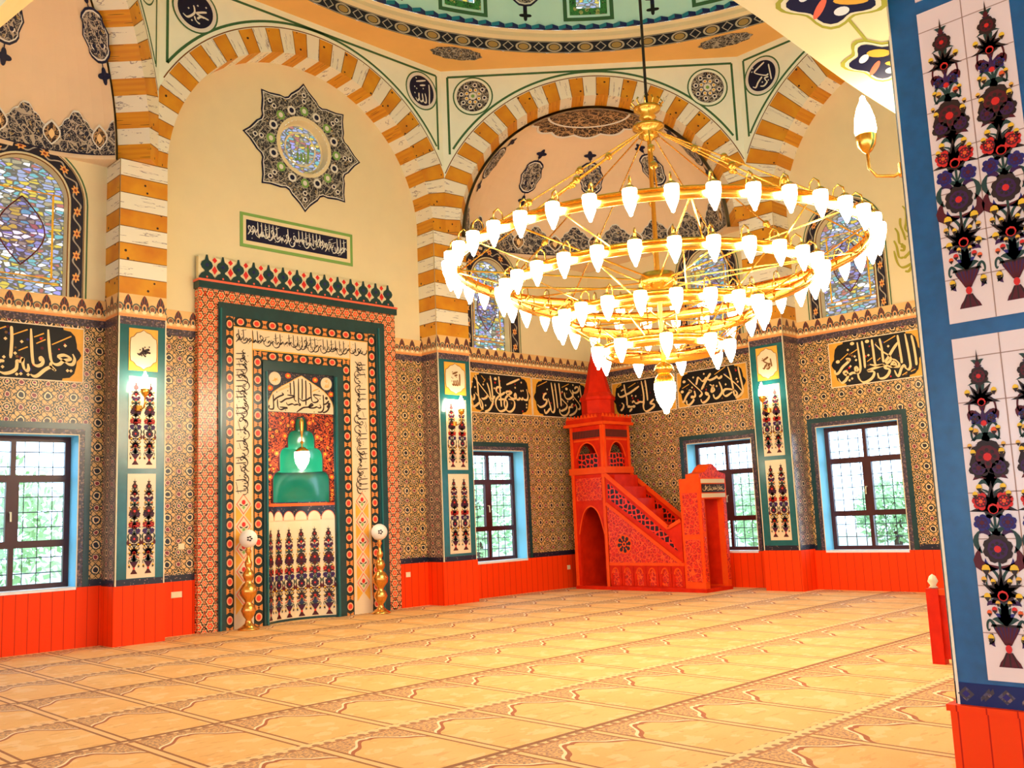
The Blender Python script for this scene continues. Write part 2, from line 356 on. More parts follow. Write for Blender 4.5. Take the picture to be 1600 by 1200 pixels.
# ------------------------------------------------------------------ mesh helpers
ZV = Vector((0, 0, 1))
class Fr:                                  # a flat surface: u along U, v up, l out of it
    def __init__(s, O, U, N): s.O, s.U, s.N = Vector(O), Vector(U).normalized(), Vector(N).normalized()
    def __call__(s, u, v, l=0.0): return s.O+s.U*u+ZV*v+s.N*l
class Cyl:                                 # inside of an upright half cylinder; u = arc length
    def __init__(s, c, r): s.c, s.r = Vector(c), r
    def __call__(s, u, v, l=0.0):
        a = PI/2-u/s.r
        return s.c+Vector((cos(a)*(s.r-l), sin(a)*(s.r-l), v))
class MB:
    def __init__(s): s.v, s.f, s.m, s.uv = [], [], [], []
    def face(s, pts, mat, uv=None):
        i = len(s.v); s.v += [tuple(p) for p in pts]; s.f.append(tuple(range(i, i+len(pts)))); s.m.append(mat)
        if uv is None:
            a, b, c = Vector(pts[0]), Vector(pts[1]), Vector(pts[2])
            n = (b-a).cross(c-a); ax = max(range(3), key=lambda k: abs(n[k]))
            uv = [((p[1], p[2]), (p[0], p[2]), (p[0], p[1]))[ax] for p in pts]
        s.uv.append(uv)
    def rect(s, fr, u0, v0, u1, v1, mat, l=0.0, uv=None):
        s.face([fr(u0, v0, l), fr(u1, v0, l), fr(u1, v1, l), fr(u0, v1, l)], mat, uv or [(u0, v0), (u1, v0), (u1, v1), (u0, v1)])
    def slab(s, fr, u0, v0, u1, v1, l0, l1, mat, side=None, uv=None):
        side = side or mat
        s.rect(fr, u0, v0, u1, v1, mat, l1, uv)
        q = [(u0, v0), (u1, v0), (u1, v1), (u0, v1)]
        for i in range(4):
            a, b = q[i], q[(i+1) % 4]
            s.face([fr(*a, l0), fr(*b, l0), fr(*b, l1), fr(*a, l1)], side)
    def box(s, x0, y0, z0, x1, y1, z1, mat):
        p = [Vector((x, y, z)) for z in (z0, z1) for y in (y0, y1) for x in (x0, x1)]
        for q in ((0, 2, 3, 1), (4, 5, 7, 6), (0, 1, 5, 4), (2, 6, 7, 3), (0, 4, 6, 2), (1, 3, 7, 5)): s.face([p[i] for i in q], mat)
    def poly(s, fr, pts, mat, l=0.0, convex=False):
        if convex or len(pts) < 4: s.face([fr(u, v, l) for u, v in pts], mat, list(pts)); return
        for t in tessellate_polygon([[Vector((u, v, 0)) for u, v in pts]]):
            s.face([fr(*pts[i], l) for i in t], mat, [pts[i] for i in t])
    def prism(s, fr, pts, mat, l0, l1, side=None):
        s.poly(fr, pts, mat, l1)
        for i in range(len(pts)):
            a, b = pts[i], pts[(i+1) % len(pts)]
            s.face([fr(*a, l0), fr(*b, l0), fr(*b, l1), fr(*a, l1)], side or mat)
    def ell(s, fr, cu, cv, ru, rv, mat, l=0.0, n=24):
        s.poly(fr, [(cu+ru*cos(2*PI*i/n), cv+rv*sin(2*PI*i/n)) for i in range(n)], mat, l, True)
    def ring(s, fr, cu, cv, r0, r1, mat, l=0.0, n=36):
        for i in range(n):
            a, b = 2*PI*i/n, 2*PI*(i+1)/n
            s.poly(fr, [(cu+r0*cos(a), cv+r0*sin(a)), (cu+r1*cos(a), cv+r1*sin(a)), (cu+r1*cos(b), cv+r1*sin(b)), (cu+r0*cos(b), cv+r0*sin(b))], mat, l, True)
    def ribbon(s, fr, pts, w, mat, l=0.0, w1=None, nib=None):
        P = pts; n = len(P); L, R = [], []
        for i in range(n):
            a, b = P[max(0, i-1)], P[min(n-1, i+1)]
            dx, dy = b[0]-a[0], b[1]-a[1]; k = math.hypot(dx, dy) or 1
            t = i/(n-1); ww = w if w1 is None else w+(w1-w)*t
            if nib is not None:
                d = abs(sin(math.atan2(dy, dx)-nib)); ww *= 0.42+0.58*d
                ww *= min(1, 0.55+6*min(t, 1-t))
            nx, ny = -dy/k*ww/2, dx/k*ww/2
            L.append((P[i][0]+nx, P[i][1]+ny)); R.append((P[i][0]-nx, P[i][1]-ny))
        for i in range(n-1): s.face([fr(*q, l) for q in (L[i], R[i], R[i+1], L[i+1])], mat, [L[i], R[i], R[i+1], L[i+1]])
    def lathe(s, c, prof, mat, n=16, a0=0.0, a1=2*PI, uvs=None):
        c = Vector(c); full = abs(a1-a0-2*PI) < 1e-6
        i0 = len(s.v); k = len(prof); cols = n if full else n+1
        for j in range(cols):
            a = a0+(a1-a0)*j/n
            for r, z in prof: s.v.append(tuple(c+Vector((r*cos(a), r*sin(a), z))))
        for j in range(n):
            j2 = (j+1) % cols
            for i in range(k-1):
                s.f.append((i0+j*k+i, i0+j2*k+i, i0+j2*k+i+1, i0+j*k+i+1)); s.m.append(mat)
                rm = prof[i][0]; q0, q1 = rm*(a1-a0)*j/n, rm*(a1-a0)*(j+1)/n
                y0, y1 = (prof[i][1], prof[i+1][1]) if uvs is None else (0.0, 1.0)
                s.uv.append([(q0, y0), (q1, y0), (q1, y1), (q0, y1)])
    def tube(s, pts, r, mat, n=6):
        P = [Vector(p) for p in pts]; i0 = len(s.v)
        for i, p in enumerate(P):
            t = (P[min(len(P)-1, i+1)]-P[max(0, i-1)]).normalized()
            x = t.cross(Vector((0.31, 0.17, 0.93)))
            x = x.normalized() if x.length > 1e-4 else Vector((1, 0, 0))
            y = t.cross(x)
            rr = r[i] if isinstance(r, (list, tuple)) else r
            for j in range(n):
                a = 2*PI*j/n; s.v.append(tuple(p+x*(rr*cos(a))+y*(rr*sin(a))))
        for i in range(len(P)-1):
            for j in range(n):
                j2 = (j+1) % n
                s.f.append((i0+i*n+j, i0+i*n+j2, i0+(i+1)*n+j2, i0+(i+1)*n+j)); s.m.append(mat); s.uv.append([(0, 0), (1, 0), (1, 1), (0, 1)])
        for e in (0, len(P)-1):
            s.f.append(tuple(i0+e*n+j for j in range(n))); s.m.append(mat); s.uv.append([(0, 0)]*n)
    def ball(s, c, r, mat, n=10, k=6):
        s.lathe(c, [(max(1e-4, r*sin(PI*i/k)), -r*cos(PI*i/k)) for i in range(k+1)], mat, n)
    def build(s, name, parent=None, smooth=False):
        me = bpy.data.meshes.new(name); me.from_pydata(s.v, [], s.f)
        names = []
        for x in s.m:
            if x not in names: names.append(x)
        for x in names: me.materials.append(M[x])
        idx = {x: i for i, x in enumerate(names)}
        me.polygons.foreach_set('material_index', [idx[x] for x in s.m])
        lay = me.uv_layers.new(name='UV')
        flat = [c for f in s.uv for p in f for c in p]
        lay.data.foreach_set('uv', flat)
        if smooth: me.polygons.foreach_set('use_smooth', [True]*len(s.f))
        me.update()
        o = bpy.data.objects.new(name, me); COL.objects.link(o)
        if parent is not None: attach(o, parent)
        return o
def attach(o, parent):
    o.parent = parent
    o.matrix_parent_inverse = parent.matrix_world.inverted() if parent.matrix_world else o.matrix_parent_inverse
def empty(name, loc=(0, 0, 0)):
    o = bpy.data.objects.new(name, None); COL.objects.link(o); o.location = loc; o.empty_display_size = 0.1
    from mathutils import Matrix
    o.matrix_world = Matrix.Translation(loc)
    return o
def tag(o, label, cat, group=None):
    o['label'] = label; o['category'] = cat
    if group: o['group'] = group
    return o
def struct(o): o['kind'] = 'structure'; return o
def stuff(o): o['kind'] = 'stuff'; return o
def recentre(o, loc):                      # put a single-mesh thing's origin at its base
    loc = Vector(loc)
    for v in o.data.vertices: v.co -= loc
    o.location = loc
    return o
def spline(pts, n=5):
    if len(pts) < 3:
        (a, b), (c, d) = pts[0], pts[-1]
        return [(a+(c-a)*i/3, b+(d-b)*i/3) for i in range(4)]
    P = [pts[0]]+list(pts)+[pts[-1]]; out = []
    for i in range(1, len(P)-2):
        p0, p1, p2, p3 = P[i-1], P[i], P[i+1], P[i+2]
        for j in range(n):
            t = j/n; t2, t3 = t*t, t*t*t
            out.append(tuple(0.5*(2*p1[k]+(p2[k]-p0[k])*t+(2*p0[k]-5*p1[k]+4*p2[k]-p3[k])*t2+(3*p1[k]-p0[k]-3*p2[k]+p3[k])*t3) for k in (0, 1)))
    out.append(tuple(pts[-1])); return out

# ------------------------------------------------------------------ the room: planes
WY, WX = 14.4, 16.75                        # qibla wall and side wall
FQ = Fr((0, WY, 0), (1, 0, 0), (0, -1, 0))
FS = Fr((WX, 0, 0), (0, -1, 0), (-1, 0, 0))  # u = -Y
ZS = 7.25                                   # springing of the arches
PIERS = {'qibla_left': (5.49, 6.22), 'qibla_right': (11.62, 12.45)}

def grid(mb, fr, u0, u1, v0, v1, holes, mat, l=0.0):
    us = sorted({u0, u1, *[min(max(h[i], u0), u1) for h in holes for i in (0, 2)]})
    vs = sorted({v0, v1, *[min(max(h[i], v0), v1) for h in holes for i in (1, 3)]})
    for i in range(len(us)-1):
        for j in range(len(vs)-1):
            cu, cv = (us[i]+us[i+1])/2, (vs[j]+vs[j+1])/2
            if any(h[0] < cu < h[2] and h[1] < cv < h[3] for h in holes): continue
            mb.rect(fr, us[i], vs[j], us[i+1], vs[j+1], mat, l)

# lower windows (u0, v0, u1, v1) and upper arched windows (centre, half glass width, half outer width)
WQ = [(3.55, 0.86, 5.12, 3.04), (12.76, 0.71, 14.30, 2.96)]
WS = [(-11.84, 0.72, -10.29, 2.95), (-8.85, 0.72, -7.28, 3.02)]
AQ = [(4.30, 0.60, 0.90), (13.56, 0.52, 0.86)]
AS = [(-11.07, 0.50, 0.80), (-7.99, 0.54, 0.82)]
ABOT, ASPR = 5.08, 6.55
NICHE = (8.12, 0.0, 9.47, 3.52)
ROS = (9.02, 8.46)

def arect(a): return (a[0]-a[1], ABOT, a[0]+a[1], ASPR+a[1])
def make_walls():
    mb = MB()
    grid(mb, FQ, -2.2, WX, 0, 10.7, WQ+[arect(a) for a in AQ]+[NICHE, (ROS[0]-0.52, ROS[1]-0.52, ROS[0]+0.52, ROS[1]+0.52)], 'cream')
    wq = struct(mb.build('wall_qibla'))
    mb = MB()
    grid(mb, FS, -WY, 3.0, 0, 10.7, WS+[arect(a) for a in AS], 'cream')
    ws = struct(mb.build('wall_side'))
    mb = MB(); grid(mb, Fr((-2.2, 0, 0), (0, 1, 0), (1, 0, 0)), -3, WY, 0, 10.7, [(y, .8, y+1.6, 3.1) for y in (-2.2, .4, 3.0, 6.2, 9.4)], 'cream')
    struct(mb.build('wall_left'))
    mb = MB(); grid(mb, Fr((0, -3, 0), (1, 0, 0), (0, 1, 0)), -2.2, WX, 0, 10.7, [(x, .8, x+1.6, 3.1) for x in (-1.6, 1.0, 3.6, 8.2, 12.6)], 'cream')
    struct(mb.build('wall_rear'))
    mb = MB(); mb.rect(Fr((0, 0, 0), (1, 0, 0), (0, 0, 1)), 0, 0, 1, 1, 'carpet') if False else None
    mb.face([(-2.2, -3, 0), (WX, -3, 0), (WX, WY, 0), (-2.2, WY, 0)], 'carpet', [(-2.2, -3), (WX, -3), (WX, WY), (-2.2, WY)])
    mb.face([(8.0, WY, 0), (9.6, WY, 0), (9.6, 15.1, 0), (8.0, 15.1, 0)], 'carpet', [(8.0, WY), (9.6, WY), (9.6, 15.1), (8.0, 15.1)])
    struct(mb.build('floor'))
    return wq, ws
WALLQ, WALLS = make_walls()

# ------------------------------------------------------------------ tile cladding, friezes, boards
def cladding(fr, parent, spans, wins, tag_):
    """spans: (u0, u1, z of the board top).  Tile slab, borders, frieze."""
    tl = MB(); fz = MB(); bd = MB()
    for (u0, u1, zb) in spans:
        hs = [(w[0]-0.09, w[1]-0.05, w[2]+0.09, w[3]+0.09) for w in wins]+([NICHE] if fr is FQ else [])
        grid(tl, fr, u0, u1, zb, 4.78, hs, 'tile', 0.03)
        grid(tl, fr, u0, u1, zb, zb+0.10, hs, 'dark_border', 0.034)
        grid(tl, fr, u0, u1, 4.68, 4.79, [], 'mauve', 0.034)
        fz.slab(fr, u0, 4.79, u1, 5.10, 0.0, 0.045, 'palmette', 'amber', [(u0, 0), (u1, 0), (u1, 1), (u0, 1)])
        hb = [(w[0], w[1], w[2], w[3]) for w in wins]+([NICHE] if fr is FQ else [])
        grid(bd, fr, u0, u1, 0, zb, hb, 'boards', 0.05)
        bd.face([fr(u0, zb, 0), fr(u1, zb, 0), fr(u1, zb, 0.05), fr(u0, zb, 0.05)], 'boards')
    for w in wins:                          # mauve and teal bands round the window
        a, b, c, d = w
        for (e0, e1, mat, l) in ((0.0, 0.09, 'mauve', 0.036), (0.09, 0.18, 'teal_dark', 0.040)):
            tl.rect(fr, a-e1, b, a-e0, d+e1, mat, l); tl.rect(fr, c+e0, b, c+e1, d+e1, mat, l); tl.rect(fr, a-e0, d+e0, c+e0, d+e1, mat, l)
        for (x0, y0, x1, y1) in ((a-0.015, b, a, d+0.015), (c, b, c+0.015, d+0.015), (a, d, c, d+0.015)): tl.rect(fr, x0, y0, x1, y1, 'trim_white', 0.042)
    tl.build('tile_cladding', parent); fz.build('palmette_frieze', parent)
    struct(bd.build('baseboard_'+tag_))
cladding(FQ, WALLQ, [(-2.2, 5.49, 0.85), (6.22, 6.93, 0.82), (10.88, 11.62, 0.80), (12.45, WX, 0.71)], WQ, 'qibla')
cladding(FS, WALLS, [(-WY, -9.85, 0.71), (-9.1, -3.0, 0.72)], WS, 'side')

# ------------------------------------------------------------------ windows
def lower_window(n, fr, w, handle=True):
    a, b, c, d = w; D = -0.26
    mb = MB()                               # reveal and sill
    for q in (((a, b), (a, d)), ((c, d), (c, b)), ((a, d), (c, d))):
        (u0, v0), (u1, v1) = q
        mb.face([fr(u0, v0, 0.04), fr(u1, v1, 0.04), fr(u1, v1, D-0.06), fr(u0, v0, D-0.06)], 'reveal_sky_tint')
    root = struct(mb.build('window_%d' % n))
    mb = MB()
    mb.face([fr(a, b, 0.06), fr(c, b, 0.06), fr(c, b, D-0.06), fr(a, b, D-0.06)], 'sill_white')
    mb.slab(fr, a, b-0.04, c, b, 0.0, 0.06, 'sill_white'); mb.build('sill', root)
    H = d-b; W = c-a
    def bar(mb, u0, v0, u1, v1, t=0.06): mb.slab(fr, u0, v0, u1, v1, D-t, D, 'mahogany')
    mb = MB()
    bar(mb, a, b, a+0.08, d); bar(mb, c-0.08, b, c, d); bar(mb, a+0.08, d-0.08, c-0.08, d); bar(mb, a+0.08, b, c-0.08, b+0.07)
    t1, t2 = b+0.29*H, b+0.72*H; m = (a+c)/2
    bar(mb, a+0.08, t1-0.05, c-0.08, t1+0.05); bar(mb, a+0.08, t2-0.05, c-0.08, t2+0.05)
    bar(mb, m-0.035, b+0.07, m+0.035, t1-0.05); bar(mb, m-0.035, t2+0.05, m+0.035, d-0.08); bar(mb, m-0.085, t1+0.05, m+0.085, t2-0.05, 0.075)
    mb.build('window_frame', root)
    cells = []
    for (v0, v1, mw) in ((b+0.07, t1-0.05, 0.035), (t1+0.05, t2-0.05, 0.085), (t2+0.05, d-0.08, 0.035)):
        cells += [(a+0.08, v0, m-mw, v1), (m+mw, v0, c-0.08, v1)]
    for q in cells:
        mb = MB(); mb.rect(fr, *q, 'pane', D-0.03); mb.build('pane', root)
    mb = MB()                               # iron grille outside
    for k in range(1, 8):
        u = a+W*k/8; mb.tube([fr(u, b, D-0.16), fr(u, d, D-0.16)], 0.008, 'iron', 4)
    for k in range(1, 10):
        v = b+H*k/10; mb.tube([fr(a, v, D-0.16), fr(c, v, D-0.16)], 0.008, 'iron', 4)
    mb.build('grille', root)
    if handle:
        mb = MB(); mb.tube([fr(m-0.03, b+0.50*H, D+0.0), fr(m-0.03, b+0.50*H, D+0.05), fr(m-0.03, b+0.44*H, D+0.06)], 0.012, 'plastic', 6); mb.build('handle', root)
for n, fr, w in ((1, FQ, WQ[0]), (2, FQ, WQ[1]), (3, FS, WS[0]), (4, FS, WS[1])): lower_window(n, fr, w)

def arch_pts(c, r, v0, vs, n=20):
    return [(c-r, v0)]+[(c+r*cos(PI-PI*i/n), vs+r*sin(PI*i/n)) for i in range(n+1)]+[(c+r, v0)]
def arched_window(n, fr, a):
    c, r, R = a; D = -0.16
    mb = MB(); P = arch_pts(c, r, ABOT, ASPR)
    for i in range(len(P)-1):               # reveal
        mb.face([fr(*P[i], 0.012), fr(*P[i+1], 0.012), fr(*P[i+1], D), fr(*P[i], D)], 'cream')
    mb.face([fr(c-r, ABOT, 0.01), fr(c+r, ABOT, 0.01), fr(c+r, ABOT, D), fr(c-r, ABOT, D)], 'cream')
    for i in range(1, len(P)-2):            # wall fillets between the arch and its square opening
        u0, u1 = P[i][0], P[i+1][0]; top = ASPR+r+0.002
        mb.poly(fr, [P[i], P[i+1], (u1, top), (u0, top)], 'cream', 0.006, True)
    root = struct(mb.build('window_%d' % n))
    mb = MB()
    def band(r0, r1, mat, l):
        A, B = arch_pts(c, r0, ABOT, ASPR, 28), arch_pts(c, r1, ABOT, ASPR, 28); d = 0
        for i in range(len(A)-1):
            e = math.dist(A[i], A[i+1])*0.5+math.dist(B[i], B[i+1])*0.5
            mb.face([fr(*A[i], l), fr(*A[i+1], l), fr(*B[i+1], l), fr(*B[i], l)], mat, [(d, 0), (d+e, 0), (d+e, 1), (d, 1)]); d += e
    band(r, r+0.02, 'brown_ink', 0.012); band(r+0.05, R-0.07, 'flower_band', 0.012); band(R-0.02, R, 'green_line', 0.012); band(R-0.06, R-0.05, 'brown_ink', 0.012)
    mb.build('flower_border', root)
    mb = MB(); mb.poly(fr, P, 'stained', D+0.02); mb.build('stained_pane', root)
    mb = MB()                               # blue almond light and its plaster tracery
    al = [(c+0.52*r*sin(PI*i/20)*(1 if k else -1), ASPR-1.0+1.0*i/20) for k in (0, 1) for i in (range(21) if k == 0 else range(19, 0, -1))]
    mb.poly(fr, al, 'pane_blue', D+0.035)
    for s in (-1, 1): mb.ribbon(fr, [(c+s*0.54*r*sin(PI*i/20), ASPR-1.02+1.04*i/20) for i in range(21)], 0.02, 'maroon', D+0.045)
    for v in (ABOT+0.22, ABOT+0.30, ASPR+0.12): mb.ribbon(fr, [(c-0.9*r, v), (c+0.9*r, v)], 0.02, 'amber', D+0.045)
    for s in (-1, 1): mb.ribbon(fr, [(c+s*0.72*r, ABOT+0.3), (c+s*0.72*r, ASPR+0.12)], 0.03, 'yellow', D+0.045)
    mb.build('tracery', root)
for n, fr, a in ((5, FQ, AQ[0]), (6, FQ, AQ[1]), (7, FS, AS[0]), (8, FS, AS[1])): arched_window(n, fr, a)

# ------------------------------------------------------------------ piers
STR = (ZS-5.15)/8
def pier(name, x0, x1, y0, y1, zb, faces):
    """square pier; faces: list of (frame, u0, u1) seen from the hall, first the decorated front"""
    mb = MB(); mb.box(x0, y0, 0, x1, y1, ZS, 'cream'); root = struct(mb.build(name))
    bd, tl, st, fz = MB(), MB(), MB(), MB()
    for k, (fr, u0, u1) in enumerate(faces):
        bd.slab(fr, u0-0.015, 0, u1+0.015, zb, 0.0, 0.02, 'boards')
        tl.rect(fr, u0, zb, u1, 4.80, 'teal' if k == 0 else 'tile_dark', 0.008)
        tl.rect(fr, u0, zb, u1, zb+0.09, 'dark_border', 0.012); tl.rect(fr, u0, 4.68, u1, 4.80, 'mauve', 0.012)
        if k == 0:
            for e in (u0, u1-0.018): tl.rect(fr, e, zb, e+0.018, 4.8, 'trim_white', 0.013)
        fz.rect(fr, u0, 4.80, u1, 5.15, 'palmette', 0.014, [(u0, 0), (u1, 0), (u1, 1), (u0, 1)])
        for i in range(8):
            st.rect(fr, u0, 5.15+STR*i, u1, 5.15+STR*(i+1)-0.012, 'ochre' if i % 2 == 0 else 'marble', 0.010)
            st.rect(fr, u0, 5.15+STR*(i+1)-0.012, u1, 5.15+STR*(i+1), 'brown_ink', 0.010)
    for m_, nm in ((bd, 'board_skirt'), (tl, 'tile_facing'), (fz, 'palmette_band'), (st, 'striped_stones')): m_.build(nm, root)
    return root

def vase_tree(mb, fr, cx, y0, H, W, l, rich=True):
    """flowering vase in glazed colours; W is the half width"""
    X = lambda u: cx+u*W
    Y = lambda t: y0+t*H
    a = H/2.0
    def P(pts, mat, dl=0.0): mb.poly(fr, [(X(u), Y(t)) for u, t in pts], mat, l+dl)
    def leaf(u0, t0, u1, t1, w, mat, bow=0.3):
        n = 6; x0, y0_, x1, y1 = X(u0), Y(t0), X(u1), Y(t1); dx, dy = x1-x0, y1-y0_
        c = []
        for i in range(n+1):
            t = i/n; b = bow*4*t*(1-t)
            c.append((x0+dx*t-dy*b, y0_+dy*t+dx*b))
        L, R = [], []
        for i in range(n+1):
            q, p = c[min(n, i+1)], c[max(0, i-1)]; ex, ey = q[0]-p[0], q[1]-p[1]; k = math.hypot(ex, ey) or 1
            ww = w*sin(PI*(0.08+0.92*i/n))*0.5
            L.append((c[i][0]-ey/k*ww, c[i][1]+ex/k*ww)); R.append((c[i][0]+ey/k*ww, c[i][1]-ex/k*ww))
        for i in range(n): mb.poly(fr, [L[i], R[i], R[i+1], L[i+1]], mat, l+0.001, True)
    def flower(u, t, r, mat, core, n=7, rot=0.0):
        p = []
        for i in range(n*2*2):
            an = 2*PI*i/(n*4)+rot; rr = r*(0.80+0.20*cos(n*(an-rot)))
            p.append((X(u)+rr*cos(an), Y(t)+rr*sin(an)))
        mb.poly(fr, p, mat, l+0.002, True); mb.ell(fr, X(u), Y(t), r*0.42, r*0.42, core, l+0.004, 10)
    def lotus(u, t, r, mat, core):
        p = []
        for k in range(7):
            an = PI*(k/6.0)*1.15-0.08*PI
            p.append((X(u)+0.45*r*cos(an-0.2), Y(t)+0.45*r*sin(an-0.2))); p.append((X(u)+r*(1.0 if k % 2 == 0 else 0.85)*cos(an), Y(t)+r*sin(an)))
        p.append((X(u)-0.4*r, Y(t)-0.25*r)); p.append((X(u), Y(t)-0.45*r)); p.append((X(u)+0.4*r, Y(t)-0.25*r))
        mb.poly(fr, p, mat, l+0.002); mb.ell(fr, X(u), Y(t)-0.02*a, r*0.22, r*0.22, core, l+0.004, 8)
    g = 'stem'
    rnd = random.Random(int(abs(cx)*1000)+3)
    def bud(u, t, r, mat):
        r *= .66
        mb.ell(fr, X(u), Y(t), r, r*1.15, mat, l+0.003, 8); P([(u-.9*r/W, t-.2*r/H), (u+.9*r/W, t-.2*r/H), (u, t-1.7*r/H)], 'ink', .004)
    def curl(u0, t0, s, k, w, mat):          # S shaped frond
        pts = [(X(u0+s*k*x), Y(t0+k*y*.11)) for x, y in ((0, 0), (.28, .35), (.62, .52), (.92, .35), (1.0, .02), (.86, -.18), (.70, -.05))]
        mb.ribbon(fr, spline(pts, 3), w, mat, l+0.001, w1=w*.3)
    def bloom(u, t, r, petals, dark, mid, core):
        r *= .88
        for k in range(petals):
            a_ = 2*PI*k/petals+.3; mb.ell(fr, X(u)+r*.62*cos(a_), Y(t)+r*.62*sin(a_), r*.40, r*.40, dark, l+0.002+.0002*(k % 3), 8)
        mb.ell(fr, X(u), Y(t), r*.68, r*.68, mid, l+0.004, 10)
        for k in range(petals): a_ = 2*PI*k/petals; mb.ell(fr, X(u)+r*.40*cos(a_), Y(t)+r*.40*sin(a_), r*.12, r*.12, dark, l+0.0055, 6)
        mb.ell(fr, X(u), Y(t), r*.24, r*.24, core, l+0.006, 8)
    def spray(t, n, L, w, lo=-.1, up=.05, mat=None):
        for k in range(n):
            q = (k/(n-1)*2-1) if n > 1 else 0
            leaf(0, t, q*L, t+up*(1.25-abs(q))+lo*abs(q)*.2, w, mat or ('petal_blue' if k % 2 else g), .18*q)
    # vase
    P([(-.60, 0), (.60, 0), (.50, .014), (.34, .026), (.17, .045), (-.17, .045), (-.34, .026), (-.50, .014)], 'maroon')
    for q in (-.3, 0, .3): mb.ribbon(fr, [(X(q*1.3), Y(.002)), (X(q*.5), Y(.042))], .008*a, 'ink', l+.002)
    mb.ell(fr, X(0), Y(.056), .17*W, .013*H, 'red', l+0.003, 10)
    P([(-.13, .066), (.13, .066), (.40, .090), (.62, .112), (.70, .124), (-.70, .124), (-.62, .112), (-.40, .090)], 'purple')
    for q in (-.45, -.25, -.08, .08, .25, .45): mb.ribbon(fr, [(X(q*.3), Y(.068)), (X(q*.8), Y(.092)), (X(q*1.25), Y(.122))], .010*a, 'maroon', l+.002)
    P([(-.80, .122), (.80, .122), (.74, .130), (-.74, .130)], 'ink', .001)
    for s in (-1, 1):
        curl(s*.55, .118, s, .42, .022*a, g); bud(s*.84, .088, .030*a, 'yellow'); leaf(s*.74, .10, s*.66, .060, .035*a, 'purple', .2*s); leaf(s*.86, .10, s*.98, .066, .035*a, g, -.2*s)
    mb.ribbon(fr, [(X(0), Y(.12)), (X(0), Y(.95))], .016*a, g, l)
    spray(.126, 9, .70, .040*a, 0, .075)
    for s in (-1, 1):
        bud(s*.50, .175, .026*a, 'red'); bud(s*.78, .165, .024*a, 'red_orange'); bud(s*.30, .195, .022*a, 'amber'); bud(s*.80, .215, .032*a, 'yellow')
        leaf(0, .14, s*.78, .21, .024*a, g, .22*s); leaf(s*.4, .19, s*.88, .185, .03*a, 'purple', .3*s)
    lotus(0, .228, .15*a, 'ink', 'red'); lotus(0, .226, .11*a, 'petal_blue', 'red'); spray(.205, 7, .62, .036*a, -.1, .03, 'purple')
    for s in (-1, 1):
        curl(0, .255, s, .78, .020*a, g); bud(s*.72, .300, .040*a, 'yellow'); bud(s*.88, .268, .026*a, 'amber'); bud(s*.42, .262, .024*a, 'yellow')
        leaf(s*.06, .305, s*.86, .372, .065*a, 'maroon', -.50*s); leaf(s*.10, .300, s*.70, .335, .030*a, 'petal_blue', -.3*s); leaf(s*.82, .350, s*.74, .425, .034*a, g, -.25*s)
        leaf(s*.30, .400, s*.92, .410, .034*a, 'purple', .35*s)
    bloom(0, .362, .105*a, 8, 'ink', 'purple', 'red'); spray(.395, 5, .45, .030*a, 0, .03)
    for s in (-1, 1):
        leaf(0, .390, s*.66, .430, .030*a, g, .25*s); bloom(s*.66, .445, .062*a, 6, 'petal_blue', 'purple', 'maroon')
        bloom(s*.60, .512, .064*a, 7, 'red', 'maroon', 'red_orange'); leaf(0, .42, s*.80, .56, .026*a, g, .3*s); leaf(s*.2, .47, s*.86, .485, .034*a, 'purple', .3*s)
        leaf(0, .555, s*.92, .580, .080*a, 'maroon', .58*s); leaf(0, .548, s*.74, .560, .034*a, g, .50*s); bud(s*.62, .556, .030*a, 'yellow'); bud(s*.86, .535, .026*a, 'yellow')
    lotus(0, .498, .155*a, 'ink', 'red'); lotus(0, .496, .115*a, 'petal_blue', 'maroon'); spray(.470, 7, .55, .034*a, -.2, .03, 'purple')
    for s in (-1, 1):
        bloom(s*.52, .618, .074*a, 6, 'ink', 'purple', 'maroon'); leaf(0, .60, s*.50, .60, .03*a, g, -.2*s)
        leaf(0, .675, s*.80, .705, .052*a, g, .6*s); leaf(0, .665, s*.60, .690, .034*a, 'petal_blue', .5*s); bud(s*.74, .668, .028*a, 'yellow'); bud(s*.88, .690, .022*a, 'amber')
    bloom(0, .652, .125*a, 8, 'ink', 'maroon', 'red')
    for s in (-1, 1):
        curl(0, .720, s, .72, .022*a, g); bud(s*.48, .735, .030*a, 'amber' if s < 0 else 'red_orange'); bud(s*.70, .742, .024*a, 'yellow')
        leaf(s*.2, .790, s*.74, .768, .036*a, 'maroon', .5*s); leaf(s*.05, .765, s*.55, .800, .030*a, 'purple', -.3*s); curl(0, .800, s, .70, .020*a, 'maroon')
        bud(s*.70, .862, .028*a, 'yellow'); leaf(0, .850, s*.66, .885, .036*a, g, .6*s); leaf(0, .83, s*.5, .845, .03*a, 'petal_blue', .3*s); bloom(s*.42, .775, .040*a, 5, 'petal_blue', 'ink', 'maroon')
    lotus(0, .838, .120*a, 'ink', 'red'); lotus(0, .836, .085*a, 'petal_blue', 'maroon'); lotus(0, .770, .085*a, 'purple', 'red'); spray(.815, 5, .40, .026*a, 0, .025)
    bloom(0, .912, .070*a, 7, 'ink', 'maroon', 'red'); spray(.885, 5, .34, .024*a, 0, .022)
    for s in (-1, 1): leaf(0, .942, s*.36, .966, .026*a, g, .2*s); leaf(0, .935, s*.22, .945, .02*a, 'purple', .2*s)
    P([(-.12, .940), (.12, .940), (.10, .955), (.05, .970), (0, 1.0), (-.05, .970), (-.10, .955)], 'ink', .002); mb.ell(fr, X(0), Y(.950), .016*a, .02*a, 'maroon', l+.004, 8)

